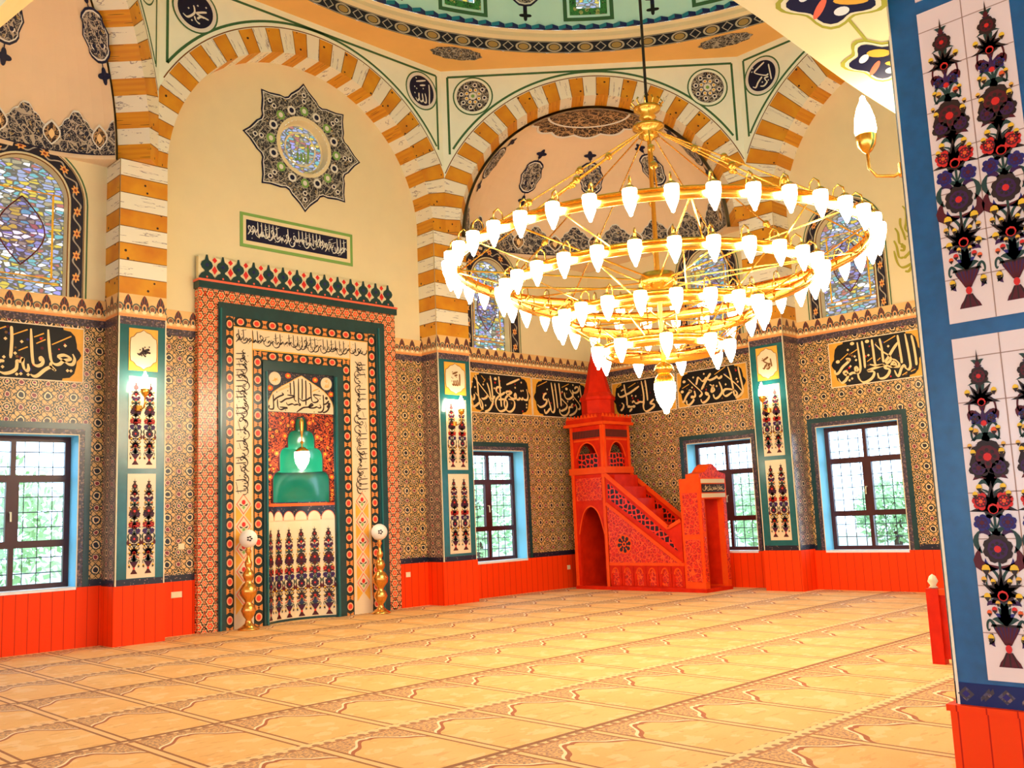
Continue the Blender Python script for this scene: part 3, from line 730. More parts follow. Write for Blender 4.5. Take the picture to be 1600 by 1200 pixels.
def warp(q, r):
    """quad of picked corners (TL, TR, BR, BL) -> rectangle u0, v0, u1, v1"""
    (TL, TR, BR, BL), (u0, v0, u1, v1) = q, r
    def f(p):
        a = b = 0.5
        for _ in range(8):
            x = [TL[k]*(1-a)*(1-b)+TR[k]*a*(1-b)+BR[k]*a*b+BL[k]*(1-a)*b-p[k] for k in (0, 1)]
            da = [(TR[k]-TL[k])*(1-b)+(BR[k]-BL[k])*b for k in (0, 1)]; db = [(BL[k]-TL[k])*(1-a)+(BR[k]-TR[k])*a for k in (0, 1)]
            det = da[0]*db[1]-da[1]*db[0]
            a -= (x[0]*db[1]-x[1]*db[0])/det; b -= (da[0]*x[1]-da[1]*x[0])/det
        return (u0+(u1-u0)*a, v1-(v1-v0)*b)
    return f
NIB = 2.35
def write(mb, fr, f, strokes, w, mat, l, dots=(), dr=0.02, thin=(), mat2=None):
    for i, s in enumerate(strokes): mb.ribbon(fr, spline([f(p) for p in s], 5), w, mat, l+0.0012*(i % 3), nib=NIB)
    for s in thin: mb.ribbon(fr, [f(p) for p in s], w*0.30, mat2 or mat, l, w1=w*0.36)
    for p in dots:
        u, v = f(p); mb.poly(fr, [(u-dr, v), (u, v-dr), (u+dr, v), (u, v+dr)], mat, l+0.004, True)
ALLAH = ([[(430, 310), (435, 460), (425, 630)], [(350, 450), (368, 520), (368, 590), (335, 592), (312, 540), (300, 450)], [(310, 555), (285, 578), (255, 560), (238, 500), (240, 440)], [(240, 530), (212, 562), (180, 510)], [(195, 260), (370, 245)], [(260, 325), (360, 320)]],
         [(195, 205), (165, 340), (200, 372), (165, 438), (320, 375)], lambda p: ((p[0]-295)/215, -(p[1]-405-(p[0]-295)*0.30)/225))
MUHAM = ([[(735, 110), (765, 200), (765, 330), (640, 420), (540, 430), (430, 330)], [(765, 420), (800, 530), (865, 610), (930, 650)], [(1130, 330), (980, 325), (825, 345), (940, 420), (1060, 480), (1190, 550)], [(850, 505), (950, 450), (1060, 490)]],
         [(590, 190), (860, 130), (690, 540), (1110, 190)], lambda p: ((p[0]-800)/510, -(p[1]-250-(p[0]-800)*0.35)/490))
BAKR = ([[(1390, 270), (1405, 400), (1420, 540)], [(1325, 230), (1240, 300), (1152, 385), (1210, 428), (1330, 462), (1378, 440)], [(1375, 490), (1315, 505), (1325, 545), (1345, 580), (1290, 642), (1230, 640)], [(1270, 480), (1200, 570), (1155, 655), (1105, 640)]],
        [(1270, 575), (1370, 550), (1130, 320), (1110, 380)], lambda p: ((p[0]-1265)/225, -(p[1]-460+(p[0]-1265)*0.30)/250))
def plaque(root_name, fr, u0, v0, u1, v1, word, ink, label):
    """cream cartouche with amber corners high on a pier"""
    mb = MB(); mb.slab(fr, u0, v0, u1, v1, 0.010, 0.020, 'amber'); cu, cv = (u0+u1)/2, (v0+v1)/2; a, b = (u1-u0)/2, (v1-v0)/2
    half = [(0, .97), (.22, .86), (.50, .80), (.72, .62), (.92, .55), (.96, .30), (.96, 0)]
    pts = half+[(x, -y) for x, y in half[-2::-1]]; pts += [(-x, y) for x, y in pts[-2:0:-1]]
    out = [(cu+x*a*0.99, cv+y*b*0.99) for x, y in pts]
    mb.poly(fr, out, 'brown_ink', 0.0225); mb.poly(fr, [(cu+x*a*0.94, cv+y*b*0.955) for x, y in pts], 'white_tile', 0.0245)
    st, dots, f = word; k = min(a, b)*0.62
    write(mb, fr, lambda p: (cu+f(p)[0]*k, cv+f(p)[1]*k), st, 0.040, ink, 0.028, dots, 0.014)
    o = mb.build('name_plaque'); c = fr(cu, v0, 0.01)
    tag(o, label, 'tile plaque', 'name plaques on the piers'); recentre(o, c); return o
def vase_panel(fr, u0, v0, u1, v1, label, n=2, mat='white_tile', tile=None):
    mb = MB(); mb.slab(fr, u0, v0, u1, v1, 0.009, 0.016, mat)
    if tile:
        v = v0+tile
        while v < v1: mb.rect(fr, u0, v-0.003, u1, v+0.003, 'grout', 0.0175); v += tile
        for k in range(1, n): u = u0+(u1-u0)*k/n; mb.rect(fr, u-0.003, v0, u+0.003, v1, 'grout', 0.0175)
    w = (u1-u0)/n
    for k in range(n): vase_tree(mb, fr, u0+w*(k+0.5), v0+0.04*(v1-v0), (v1-v0)*0.92, w*0.40, 0.019)
    o = mb.build('vase_tile_panel'); recentre(o, fr((u0+u1)/2, v0, 0.009)); tag(o, label, 'tile panel', 'vase tile panels on the piers'); return o

F1P = Fr((0, 13.9, 0), (1, 0, 0), (0, -1, 0))
FLP = lambda x: Fr((x, 0, 0), (0, -1, 0), (-1, 0, 0))
FRP = lambda y: Fr((0, y, 0), (1, 0, 0), (0, -1, 0))
pier('wall_pier_qibla_left', 5.49, 6.22, 13.9, WY, 0.84, [(F1P, 5.49, 6.22), (FLP(5.49), -WY, -13.9)])
pier("wall_pier_qibla_right", 11.62, 12.45, 13.9, WY, 0.80, [(F1P, 11.62, 12.45), (FLP(11.62), -WY, -13.9)])
F3P = FLP(16.2)
pier('wall_pier_side', 16.2, WX, 9.1, 9.85, 0.75, [(F3P, -9.85, -9.1), (FRP(9.1), 16.2, WX)])
for fr, u0, u1, w, ink, nm, lb in ((F1P, 5.49, 6.22, MUHAM, 'ink', 'the pier left of the prayer niche', 'black'), (F1P, 11.62, 12.45, ALLAH, 'brown_ink', 'the pier right of the prayer niche', 'brown'), (F3P, -9.85, -9.1, BAKR, 'brown_ink', 'the side wall pier behind the chandelier', 'brown')):
    a, b = u0+0.155, u1-0.135
    plaque('p', fr, a, 3.99, b, 4.63, w, ink, 'cream plaque of %s script high on %s' % (lb, nm))
    vase_panel(fr, a+0.01, 2.53, b-0.01, 3.90, 'upper white tile panel with two flowering vases on %s' % nm)
    vase_panel(fr, a+0.01, 0.94, b-0.01, 2.45, 'lower white tile panel with two flowering vases on %s' % nm)

# ------------------------------------------------------------------ arches and spandrels
def arch(n, O, d, nrm, L, ci, ri, ce, ze, re, depth, N=35, medals=()):
    fr = Fr((O[0], O[1], 0), (d[0], d[1], 0), (nrm[0], nrm[1], 0))
    zi = ZS
    def outer(th):
        c, s = cos(th), sin(th); px, pz = ci-ce, zi-ze
        b = px*c+pz*s; rho = -b+math.sqrt(max(0, b*b-(px*px+pz*pz-re*re)))
        if ci+rho*c < 0: rho = -ci/c
        if ci+rho*c > L: rho = (L-ci)/c
        return (ci+rho*c, zi+rho*s)
    vs = MB(); ext = []
    for k in range(N):
        mat = 'ochre' if k % 2 == 0 else 'marble'
        for j in range(3):
            t0, t1 = PI-PI*(k+j/3)/N, PI-PI*(k+(j+1)/3)/N
            i0, i1 = (ci+ri*cos(t0), zi+ri*sin(t0)), (ci+ri*cos(t1), zi+ri*sin(t1)); o0, o1 = outer(t0), outer(t1)
            q = [(0+k*.7, -ri*t0), (0.45+k*.7, -ri*t0), (0.45+k*.7, -ri*t1), (k*.7, -ri*t1)]
            vs.face([fr(*i0), fr(*o0), fr(*o1), fr(*i1)], mat, q)
            vs.face([fr(*i0, 0), fr(*i1, 0), fr(*i1, -depth), fr(*i0, -depth)], mat, q)
            ext += [o0]
            if j == 0: vs.ribbon(fr, [i0, o0], 0.012, 'brown_ink', 0.003); 
            if j == 0: vs.face([fr(i0[0], i0[1], 0), fr(i0[0]+0.012*sin(t0), i0[1]-0.012*cos(t0), 0), fr(i0[0]+0.012*sin(t0), i0[1]-0.012*cos(t0), -depth), fr(i0[0], i0[1], -depth)], 'brown_ink')
    ext.append(outer(0.0))
    vs.face([fr(0, ZS, 0), fr(ci-ri, ZS, 0), fr(ci-ri, ZS, -depth), fr(0, ZS, -depth)], 'ochre'); vs.face([fr(L, ZS, 0), fr(ci+ri, ZS, 0), fr(ci+ri, ZS, -depth), fr(L, ZS, -depth)], 'ochre')
    root = struct(vs.build('wall_arch_%d' % n))
    sp = MB(); e2 = [p for p in ext if 0.001 < p[0] < L-0.001]
    zl = ze+math.sqrt(max(0.01, re*re-ce*ce)); zr = ze+math.sqrt(max(0.01, re*re-(L-ce)**2))
    e2 = [(0, zl)]+e2+[(L, zr)]
    for i in range(len(e2)-1): sp.poly(fr, [e2[i], e2[i+1], (e2[i+1][0], 10.66), (e2[i][0], 10.66)], 'pale_green', 0.0, True)
    sp.build('spandrel', root)
    ln = MB(); R2 = re+0.115
    arc = []
    for i in range(81):
        t = PI-PI*i/80; p = (ce+R2*cos(t), ze+R2*sin(t))
        if 0.13 < p[0] < L-0.13: arc.append(p)
    ln.ribbon(fr, arc, 0.045, 'green_line', 0.004)
    arc = [(ce+(re+.02)*cos(PI-PI*i/80), ze+(re+.02)*sin(PI*i/80)) for i in range(81)]; ln.ribbon(fr, [p for p in arc if 0.02 < p[0] < L-0.02], 0.02, 'brown_ink', 0.004)
    for u, z in ((0.13, arc and (ze+math.sqrt(R2*R2-(0.13-ce)**2))), (L-0.13, ze+math.sqrt(R2*R2-(L-0.13-ce)**2))): ln.ribbon(fr, [(u, z), (u, 10.52)], 0.045, 'green_line', 0.004)
    ln.ribbon(fr, [(0.13, 10.52), (L-0.13, 10.52)], 0.045, 'green_line', 0.004)
    ln.build('green_line_border', root)
    return fr, root
A1 = arch(1, (6.07, 13.9), (1, 0), (0, -1), 5.88, 2.85, 2.70, 2.92, 7.15, 3.24, 0.5)
s2 = 1/math.hypot(4.25, 4.3); D2 = (4.25*s2, -4.3*s2); L2 = 1/s2
A2 = arch(2, (11.95, 13.9), D2, (-4.3*s2, -4.25*s2), L2, L2/2, 2.74, L2/2, 7.10, 3.28, 0.5)
A3 = arch(3, (16.2, 9.6), (0, -1), (-1, 0), 6.1, 3.08, 2.58, 3.05, 7.20, 3.27, 0.55)
s0 = 1/math.hypot(4.32, 4.3); D0 = (4.32*s0, 4.3*s0); L0 = 1/s0
A0 = arch(4, (1.75, 9.6), D0, (4.3*s0, -4.32*s0), L0, L0/2, 2.74, L0/2, 7.10, 3.28, 0.5)

def roundel(fr, u, v, r, word, label, cat='roundel'):
    mb = MB(); mb.ring(fr, u, v, r*0.93, r, 'green_line', 0.006); mb.ell(fr, u, v, r*0.93, r*0.93, 'chalk' if word else 'pale_green', 0.006, 40)
    if word:
        mb.ell(fr, u, v, r*0.77, r*0.77, 'navy', 0.009, 40); st, dots, f = word; k = r*0.75
        write(mb, fr, lambda p: (u+f(p)[0]*k, v+f(p)[1]*k), st, r*0.095, 'chalk', 0.012, dots, r*0.045)
    else:
        mb.ell(fr, u, v, r*0.78, r*0.78, 'lace_fine', 0.009, 40); mb.ring(fr, u, v, r*0.78, r*0.80, 'navy', 0.010)
        for k in range(8):
            a = 2*PI*k/8
            for rr, w, c in ((0.33, 0.10, 'chalk'), (0.58, 0.12, 'chalk')):
                cu, cv = u+r*rr*cos(a+rr), v+r*rr*sin(a+rr); mb.ell(fr, cu, cv, r*w, r*w, c, 0.011, 8); mb.ell(fr, cu, cv, r*w*.55, r*w*.55, 'navy' if rr > .5 else 'yellow', 0.013, 8)
        mb.ell(fr, u, v, r*0.2, r*0.2, 'chalk', 0.012, 12); mb.ell(fr, u, v, r*0.09, r*0.09, 'leaf_green', 0.014, 10)
    o = mb.build('painted_roundel'); recentre(o, fr(u, v-r, 0.006)); tag(o, label, cat, 'painted roundels between the arches'); return o
for fr, u, v, r, w, lb in ((A1[0], 0.60, 10.08, 0.40, MUHAM, 'navy roundel with pale script, at the left foot of the arch over the prayer niche'),
                           (A1[0], 5.36, 10.09, 0.40, ALLAH, 'navy roundel with pale script, at the right foot of the arch over the prayer niche'),
                           (A2[0], 0.64, 10.09, 0.41, None, 'floral roundel left of the arch behind the chandelier'),
                           (A2[0], 5.40, 10.03, 0.41, None, 'floral roundel right of the arch behind the chandelier'),
                           (A3[0], 0.52, 10.05, 0.40, BAKR, 'navy roundel with pale script, beside the arch of the side wall'),
                           (A0[0], 5.48, 10.05, 0.40, None, 'floral roundel cut by the top of the photo, on the leftmost arch')):
    roundel(fr, u, v, r, w, lb)

# ------------------------------------------------------------------ ceiling ring, drum and dome
DC = (9.06, 6.74); DR = 6.6
def dome():
    mb = MB(); n = 96; x0, x1, y0, y1 = -2.2, WX, -3.0, WY
    def edge(a):
        c, s = cos(a), sin(a); t = min(((x1 if c > 0 else x0)-DC[0])/c if abs(c) > 1e-9 else 1e9, ((y1 if s > 0 else y0)-DC[1])/s if abs(s) > 1e-9 else 1e9)
        return (DC[0]+c*t, DC[1]+s*t, 10.66)
    A = [2*PI*i/n for i in range(n+1)]
    for (cx, cy) in ((x0, y0), (x1, y0), (x1, y1), (x0, y1)): A.append(math.atan2(cy-DC[1], cx-DC[0]) % (2*PI))
    A.sort()
    for i in range(len(A)-1):
        a, b = A[i], A[i+1]
        mb.face([(DC[0]+DR*cos(a), DC[1]+DR*sin(a), 10.66), (DC[0]+DR*cos(b), DC[1]+DR*sin(b), 10.66), edge(b), edge(a)], 'orange_paint')
    ring = struct(mb.build('ceiling'))
    mb = MB()                               # dark oval medallions on the flat ring
    FC = Fr((0, 0, 10.66), (1, 0, 0), (0, 0, -1))
    for k in range(8):
        a = PI/8+PI/4*k; c, s = cos(a), sin(a)
        pts = []
        for i in range(40):
            t = 2*PI*i/40; w = 1+0.05*cos(10*t); pr, pt = 0.24*w*sin(t), 0.52*w*cos(t)
            pts.append((DC[0]+(DR+0.30+pr)*c-pt*s, DC[1]+(DR+0.30+pr)*s+pt*c, 10.652))
        mb.face(pts, 'lace_fine')
    mb.build('oval_medallions', ring)
    c = (DC[0], DC[1], 0)
    mb = MB(); mb.lathe(c, [(DR, 10.66), (DR-0.02, 10.90)], 'ring_band', 128, uvs=1); mb.build('patterned_band', ring)
    mb = MB(); mb.lathe(c, [(DR-0.02, 10.90), (DR-0.10, 10.94), (DR-0.10, 11.02), (DR-0.16, 11.06)], 'cream', 128); mb.build('cream_moulding', ring)
    mb = MB(); N = 150; r = DR-0.16
    for i in range(N):                      # toothed blue moulding
        a0, a1, a2 = 2*PI*i/N, 2*PI*(i+0.5)/N, 2*PI*(i+1)/N
        P = lambda a, rr, z: (DC[0]+rr*cos(a), DC[1]+rr*sin(a), z)
        mb.face([P(a0, r-.01, 11.06), P(a1, r-.09, 11.06), P(a1, r-.09, 11.14), P(a0, r-.01, 11.14)], 'zig_blue')
        mb.face([P(a1, r-.09, 11.06), P(a2, r-.01, 11.06), P(a2, r-.01, 11.14), P(a1, r-.09, 11.14)], 'zig_teal')
        mb.face([P(a0, r-.01, 11.06), P(a2, r-.01, 11.06), P(a1, r-.09, 11.06)], 'zig_blue')
    mb.lathe(c, [(r, 11.06), (r, 11.14)], 'zig_blue', 96); mb.build('toothed_moulding', ring)
    R = DR-0.17; drum = MB(); bands = MB(); pend = MB(); panes = MB()
    def Q(a, z, l=0.0): return (DC[0]+(R-l)*cos(a), DC[1]+(R-l)*sin(a), z)
    def cell(mb, a0, a1, z0, z1, mat, l=0.0, k=4):
        for i in range(k):
            p, q = a0+(a1-a0)*i/k, a0+(a1-a0)*(i+1)/k
            mb.face([Q(p, z0, l), Q(q, z0, l), Q(q, z1, l), Q(p, z1, l)], mat, [(p*R, z0), (q*R, z0), (q*R, z1), (p*R, z1)])
    h = PI/16; wg, wb = 0.235/R, 0.50/R; zb, zt = 11.50, 13.0
    for k in range(16):
        a = PI/4+2*h*k
        cell(drum, a-h, a-wg, 11.10, 13.4, 'mint'); cell(drum, a+wg, a+h, 11.10, 13.4, 'mint'); cell(drum, a-wg, a+wg, 11.10, zb, 'mint', k=2); cell(drum, a-wg, a+wg, zt, 13.4, 'mint', k=2)
        for (e0, e1, mat, l) in ((wg, wb-0.02, 'green_floral', 0.006), (wb-0.012, wb, 'green_line', 0.006)):
            t = (e1-wg)*R
            cell(bands, a-e1, a-e0, zb-t, zt+0.2, mat, l, 2); cell(bands, a+e0, a+e1, zb-t, zt+0.2, mat, l, 2)
            cell(bands, a-e0, a+e0, zb-t, zb-t+(e1-e0)*R, mat, l, 3)
        panes.face([Q(a-wg, zb, -.05), Q(a+wg, zb, -.05), Q(a+wg, zt, -.05), Q(a-wg, zt, -.05)], 'stained_small', [(k, zb), (k+.47, zb), (k+.47, zt), (k, zt)])
        b = a+h                              # pointed pendant between two windows
        for (sc, mat, l) in ((1.0, 'navy', 0.008), (0.92, 'chalk', 0.011), (0.86, 'lace', 0.014)):
            pts = [(b+sc*0.36/R*math.sin(PI*i/12)**0.8*(1+0.10*cos(6*PI*i/12)), 12.05-sc*0.52*cos(PI*i/12)) for i in range(13)]
            pts += [(2*b-x, z) for x, z in pts[-2:0:-1]]
            pend.face([Q(x, z, l) for x, z in pts], mat, [(x*R, z) for x, z in pts])
        pend.face([Q(x, z, .008) for x, z in ((b-.006, 11.36), (b+.006, 11.36), (b+.006, 11.56), (b-.006, 11.56))], 'navy')
        fl = [(b+0.13/R*cos(t)*(0.7+0.3*cos(4*t)), 11.34+0.12*sin(t)*(0.7+0.3*cos(4*t))) for t in [2*PI*i/24 for i in range(24)]]
        pend.face([Q(x, z, .009) for x, z in fl], 'black')
    d = struct(drum.build('ceiling_drum')); bands.build('window_borders', d); pend.build('painted_pendants', d); panes.build('stained_panes', d)
    mb = MB(); mb.lathe(c, [(R*cos(PI/2*i/10)+1e-3, 13.4+4.6*sin(PI/2*i/10)) for i in range(11)], 'mint', 64); struct(mb.build('ceiling_dome', smooth=True))
dome()

# ------------------------------------------------------------------ half domes in the corners
def conch(name, mid, out, seed):
    b_, R, dep = 1.85, 2.68, 0.5
    ax = Vector((out[0], out[1], 0)).normalized(); tx = Vector((-ax.y, ax.x, 0))
    if tx.x < 0: tx = -tx
    C = Vector((mid[0], mid[1], ZS))+ax*dep
    def S(az, el, l=0.0):
        a, e = math.radians(az), math.radians(el); k = 1-l/R
        return C+tx*(R*k*cos(a)*cos(e))+ax*(b_*k*sin(a)*cos(e))+ZV*(R*k*sin(e))
    mb = MB()
    for i in range(36):
        for j in range(18):
            q = [S(5*i, 5*j), S(5*i+5, 5*j), S(5*i+5, 5*j+5), S(5*i, 5*j+5)]
            mb.face(q, 'cream_pink')
    for i in range(36):                      # flat ledge out to the corner walls
        p, q = S(5*i, 0), S(5*i+5, 0)
        def wallpt(p):
            v = p-C; ts = [1.0]
            if v.y > 1e-6: ts.append((WY-C.y)/v.y)
            if v.x > 1e-6 and out[0] > 0: ts.append((WX-C.x)/v.x)
            if v.x < -1e-6 and out[0] < 0: ts.append((-2.2-C.x)/v.x)
            ts = [t for t in ts[1:] if t >= 1.0]
            k = min(ts) if ts else 1.0
            return C+v*min(k, 2.6)
        mb.face([p, q, wallpt(q), wallpt(p)], 'cream_pink')
    root = struct(mb.build('ceiling_half_dome_'+name, smooth=True))
    mb = MB()                                # lace frieze of pointed lobes
    def top(az):
        x = ((az-7.0) % 20)/20-0.5
        return 5.0+11.5*(1-abs(x)*2)**0.8*0.9+1.0*abs(sin(x*20))
    n = 180
    for i in range(n):
        a0, a1 = 180*i/n, 180*(i+1)/n; t0, t1 = top(a0), top(a1)
        for (f0, f1, mat, l) in ((0.0, 1.0, 'lace', 0.02), (0.96, 1.0, 'chalk', 0.024), (0.0, 0.04, 'navy', 0.024)):
            k = 3 if mat == 'lace' else 1
            for j in range(k):
                g0, g1 = f0+(f1-f0)*j/k, f0+(f1-f0)*(j+1)/k
                e = [1.2+(t-1.2)*g for t, g in ((t0, g0), (t1, g0), (t1, g1), (t0, g1))]
                aa = (a0, a1, a1, a0)
                mb.face([S(a, x, l) for a, x in zip(aa, e)], mat, [(a*0.04, x*0.047) for a, x in zip(aa, e)])
    for k in range(10):                      # petals within each lobe
        a = 17+20*k-10
        for (w, h0, h1, mat, l) in ((3.6, 3.0, 11.5, 'chalk', .028), (3.0, 3.6, 10.6, 'lace_warm', .032), (1.2, 5, 8.5, 'gold_ink', .036)):
            pts = [(a+w*math.sin(PI*i/8)*s, h0+(h1-h0)*i/8) for s, rg in ((1, range(9)), (-1, range(7, 0, -1))) for i in rg]
            if 0 < a-w and a+w < 180: mb.face([S(x, y, l) for x, y in pts], mat, [(x*.04, y*.047) for x, y in pts])
    mb.build('lace_frieze', root)
    for az in (2, 46.5, 87.5, 127.5, 172):   # painted pendants
        mb = MB()
        def D(pts, mat, l): mb.face([S(az+x/cos(math.radians(y)), y, l) for x, y in pts], mat, [(x*.047, y*.047) for x, y in pts])
        for (k, mat, l) in ((1.0, 'navy', .020), (0.90, 'chalk', .026), (0.84, 'lace', .032)):
            half = [(5.6*k*math.sin(PI*i/14)**0.75*(1+0.09*cos(8*PI*i/14)), 39.3-8.8*k*cos(PI*i/14)) for i in range(15)]
            D(half+[(-x, y) for x, y in half[-2:0:-1]], mat, l)
        for s in (-1, 1):
            D([(-.22, 39.3+s*8.5), (.22, 39.3+s*8.5), (.22, 39.3+s*12), (-.22, 39.3+s*12)], 'navy', .022)
            D([(3.0*cos(t)*(0.76+0.24*cos(4*t)), 39.3+s*12.6+2.9*sin(t)*(0.76+0.24*cos(4*t))) for t in [2*PI*i/32 for i in range(32)]], 'navy', .024)
            for q in (-1, 1): D([(q*1.9+1.3*cos(t), 39.3+s*3.2+1.3*sin(t)) for t in [2*PI*i/12 for i in range(12)]], 'chalk', .036); D([(q*1.9+.8*cos(t), 39.3+s*3.2+.8*sin(t)) for t in [2*PI*i/12 for i in range(12)]], 'navy', .040)
        mb.build('painted_pendant', root)
    mb = MB()                                # rosette at the crown
    for i in range(72):
        a0, a1 = 2.5*i, 2.5*i+2.5
        e0, e1 = [65-2.2*abs(cos(math.radians(a)*6)) for a in (a0, a1)]
        for j in range(3):
            q = [(a0, e0+(90-e0)*j/3), (a1, e1+(90-e1)*j/3), (a1, e1+(90-e1)*(j+1)/3), (a0, e0+(90-e0)*(j+1)/3)]
            mb.face([S(a, e, .02) for a, e in q], 'lace_warm', [((90-e)*.047*cos(math.radians(a)), (90-e)*.047*sin(math.radians(a))) for a, e in q])
        mb.face([S(a0, e0, .026), S(a1, e1, .026), S(a1, e1+1.2, .026), S(a0, e0+1.2, .026)], 'chalk'); mb.face([S(a0, 71, .026), S(a1, 71, .026), S(a1, 72, .026), S(a0, 72, .026)], 'chalk')
    mb.build('crown_rosette', root)
conch('right', (14.075, 11.75), (0.7, 0.7), 1)
conch('left', (3.91, 11.75), (-0.7, 0.7), 2)

# ------------------------------------------------------------------ star and round window over the niche
def star():
    u, v = ROS; mb = MB()
    def edge(k):                             # eight pointed outline, k = scale
        pts = []
        for i in range(8):
            a = PI/8+PI/4*i+PI/2-PI/8
            for (da, r) in ((-.35, .95), (-.27, 1.01), (-.19, 1.05), (-.09, 1.12), (0, 1.24), (.09, 1.12), (.19, 1.05), (.27, 1.01), (.35, .95)): pts.append((a+da, r*k if r > .8 else r*k))
        return pts
    for (k, mat, l) in ((1.0, 'navy', .010), (.965, 'chalk', .013), (.945, 'lace_fine', .016)):
        P = edge(k); n = len(P)
        for i in range(n):
            a, b = P[i], P[(i+1) % n]
            q = [(u+.57*cos(a[0]), v+.57*sin(a[0])), (u+a[1]*cos(a[0]), v+a[1]*sin(a[0])), (u+b[1]*cos(b[0]), v+b[1]*sin(b[0])), (u+.57*cos(b[0]), v+.57*sin(b[0]))]
            mb.poly(FQ, q, mat, l, True)
    for i in range(16):                      # flower wreath next to the disc
        a = 2*PI*i/16; mb.ell(FQ, u+.69*cos(a), v+.69*sin(a), .09, .09, 'chalk' if i % 2 else 'leaf_green', .019, 8); mb.ell(FQ, u+.69*cos(a), v+.69*sin(a), (.05 if i % 2 else .045), .05, 'navy' if i % 2 else 'chalk', .022, 8)
        if i % 2 == 0:
            for rr in (.88, 1.0): mb.ell(FQ, u+rr*cos(a), v+rr*sin(a), .05, .05, 'chalk', .019, 8); mb.ell(FQ, u+rr*cos(a), v+rr*sin(a), .028, .028, 'navy', .022, 8)
    o = mb.build('star_rosette'); recentre(o, FQ(u, v-1.2, .01)); tag(o, 'navy eight-pointed painted star around the round window above the prayer niche', 'painted ornament')
    mb = MB(); n = 40                        # round window
    mb.ring(FQ, u, v, .505, .575, 'cream', .02)
    for i in range(n):
        a, b = 2*PI*i/n, 2*PI*(i+1)/n
        mb.face([FQ(u+.505*cos(a), v+.505*sin(a), .02), FQ(u+.505*cos(b), v+.505*sin(b), .02), FQ(u+.48*cos(b), v+.48*sin(b), -.16), FQ(u+.48*cos(a), v+.48*sin(a), -.16)], 'cream')
    w = struct(mb.build('window_9'))
    mb = MB(); mb.ell(FQ, u, v, .49, .49, 'stained_small', -.14, n); mb.build('stained_pane', w)
    mb = MB(); mb.ring(FQ, u, v, .30, .33, 'cream', -.13); mb.ring(FQ, u, v, .44, .48, 'cream', -.13)
    st, dots, f = ALLAH; write(mb, FQ, lambda p: (u+f(p)[0]*.25, v-.02+f(p)[1]*.25), st[:4], .05, 'leaf_green', -.12); mb.build('tracery', w)
star()

# ------------------------------------------------------------------ inscriptions
def script_line(mb, fr, u0, u1, v0, v1, w, mat, l, seed, n):
    """a dense run of cursive script too small to read in the photo: uprights, bowls, dots"""
    rnd = random.Random(seed); H = v1-v0; du = (u1-u0)/n
    for i in range(n):
        u = u0+du*(i+.5)
        if rnd.random() < .62: mb.ribbon(fr, spline([(u-.1*du, v1-.04*H*rnd.random()), (u, v0+.55*H), (u+.05*du, v0+.30*H)], 3), w, mat, l, nib=NIB)
        k = rnd.random(); b = v0+(.16+.20*rnd.random())*H
        if k < .45: mb.ribbon(fr, spline([(u+.9*du, b+.22*H), (u+.7*du, b), (u, b-.10*H), (u-.6*du, b+.02*H), (u-.7*du, b+.22*H)], 3), w, mat, l+.001, nib=NIB)
        elif k < .75: mb.ribbon(fr, spline([(u+.8*du, b+.30*H), (u+.5*du, b+.12*H), (u-.2*du, b+.20*H), (u-.5*du, b+.34*H), (u-.2*du, b+.42*H), (u+.2*du, b+.26*H), (u-.6*du, b-.04*H)], 3), w, mat, l+.001, nib=NIB)
        else: mb.ribbon(fr, spline([(u+.8*du, b+.1*H), (u+.4*du, b+.22*H), (u, b+.08*H), (u-.4*du, b+.22*H), (u-.8*du, b+.06*H)], 3), w, mat, l+.001, nib=NIB)
        for _ in range(2):
            x, y, d = u+(rnd.random()-.5)*du, v0+(.1+.75*rnd.random())*H, w*.45; mb.poly(fr, [(x-d, y), (x, y-d), (x+d, y), (x, y+d)], mat, l+.002, True)
        if rnd.random() < .4: y = v0+(.6+.3*rnd.random())*H; mb.ribbon(fr, [(u-.5*du, y), (u+.6*du, y+.1*H)], w*.4, mat, l)
def banner():
    mb = MB(); mb.slab(FQ, 7.73, 6.37, 10.04, 6.985, 0, .012, 'leaf_green', 'green_line'); mb.rect(FQ, 7.785, 6.425, 9.985, 6.93, 'cream', .014); mb.rect(FQ, 7.84, 6.49, 9.91, 6.865, 'navy', .017)
    script_line(mb, FQ, 7.88, 9.88, 6.50, 6.85, .022, 'chalk', .021, 5, 27)
    o = mb.build('inscription_banner'); recentre(o, FQ(8.88, 6.37, 0)); tag(o, 'narrow navy banner of white script in a green frame, between star and prayer niche', 'inscription')
banner()
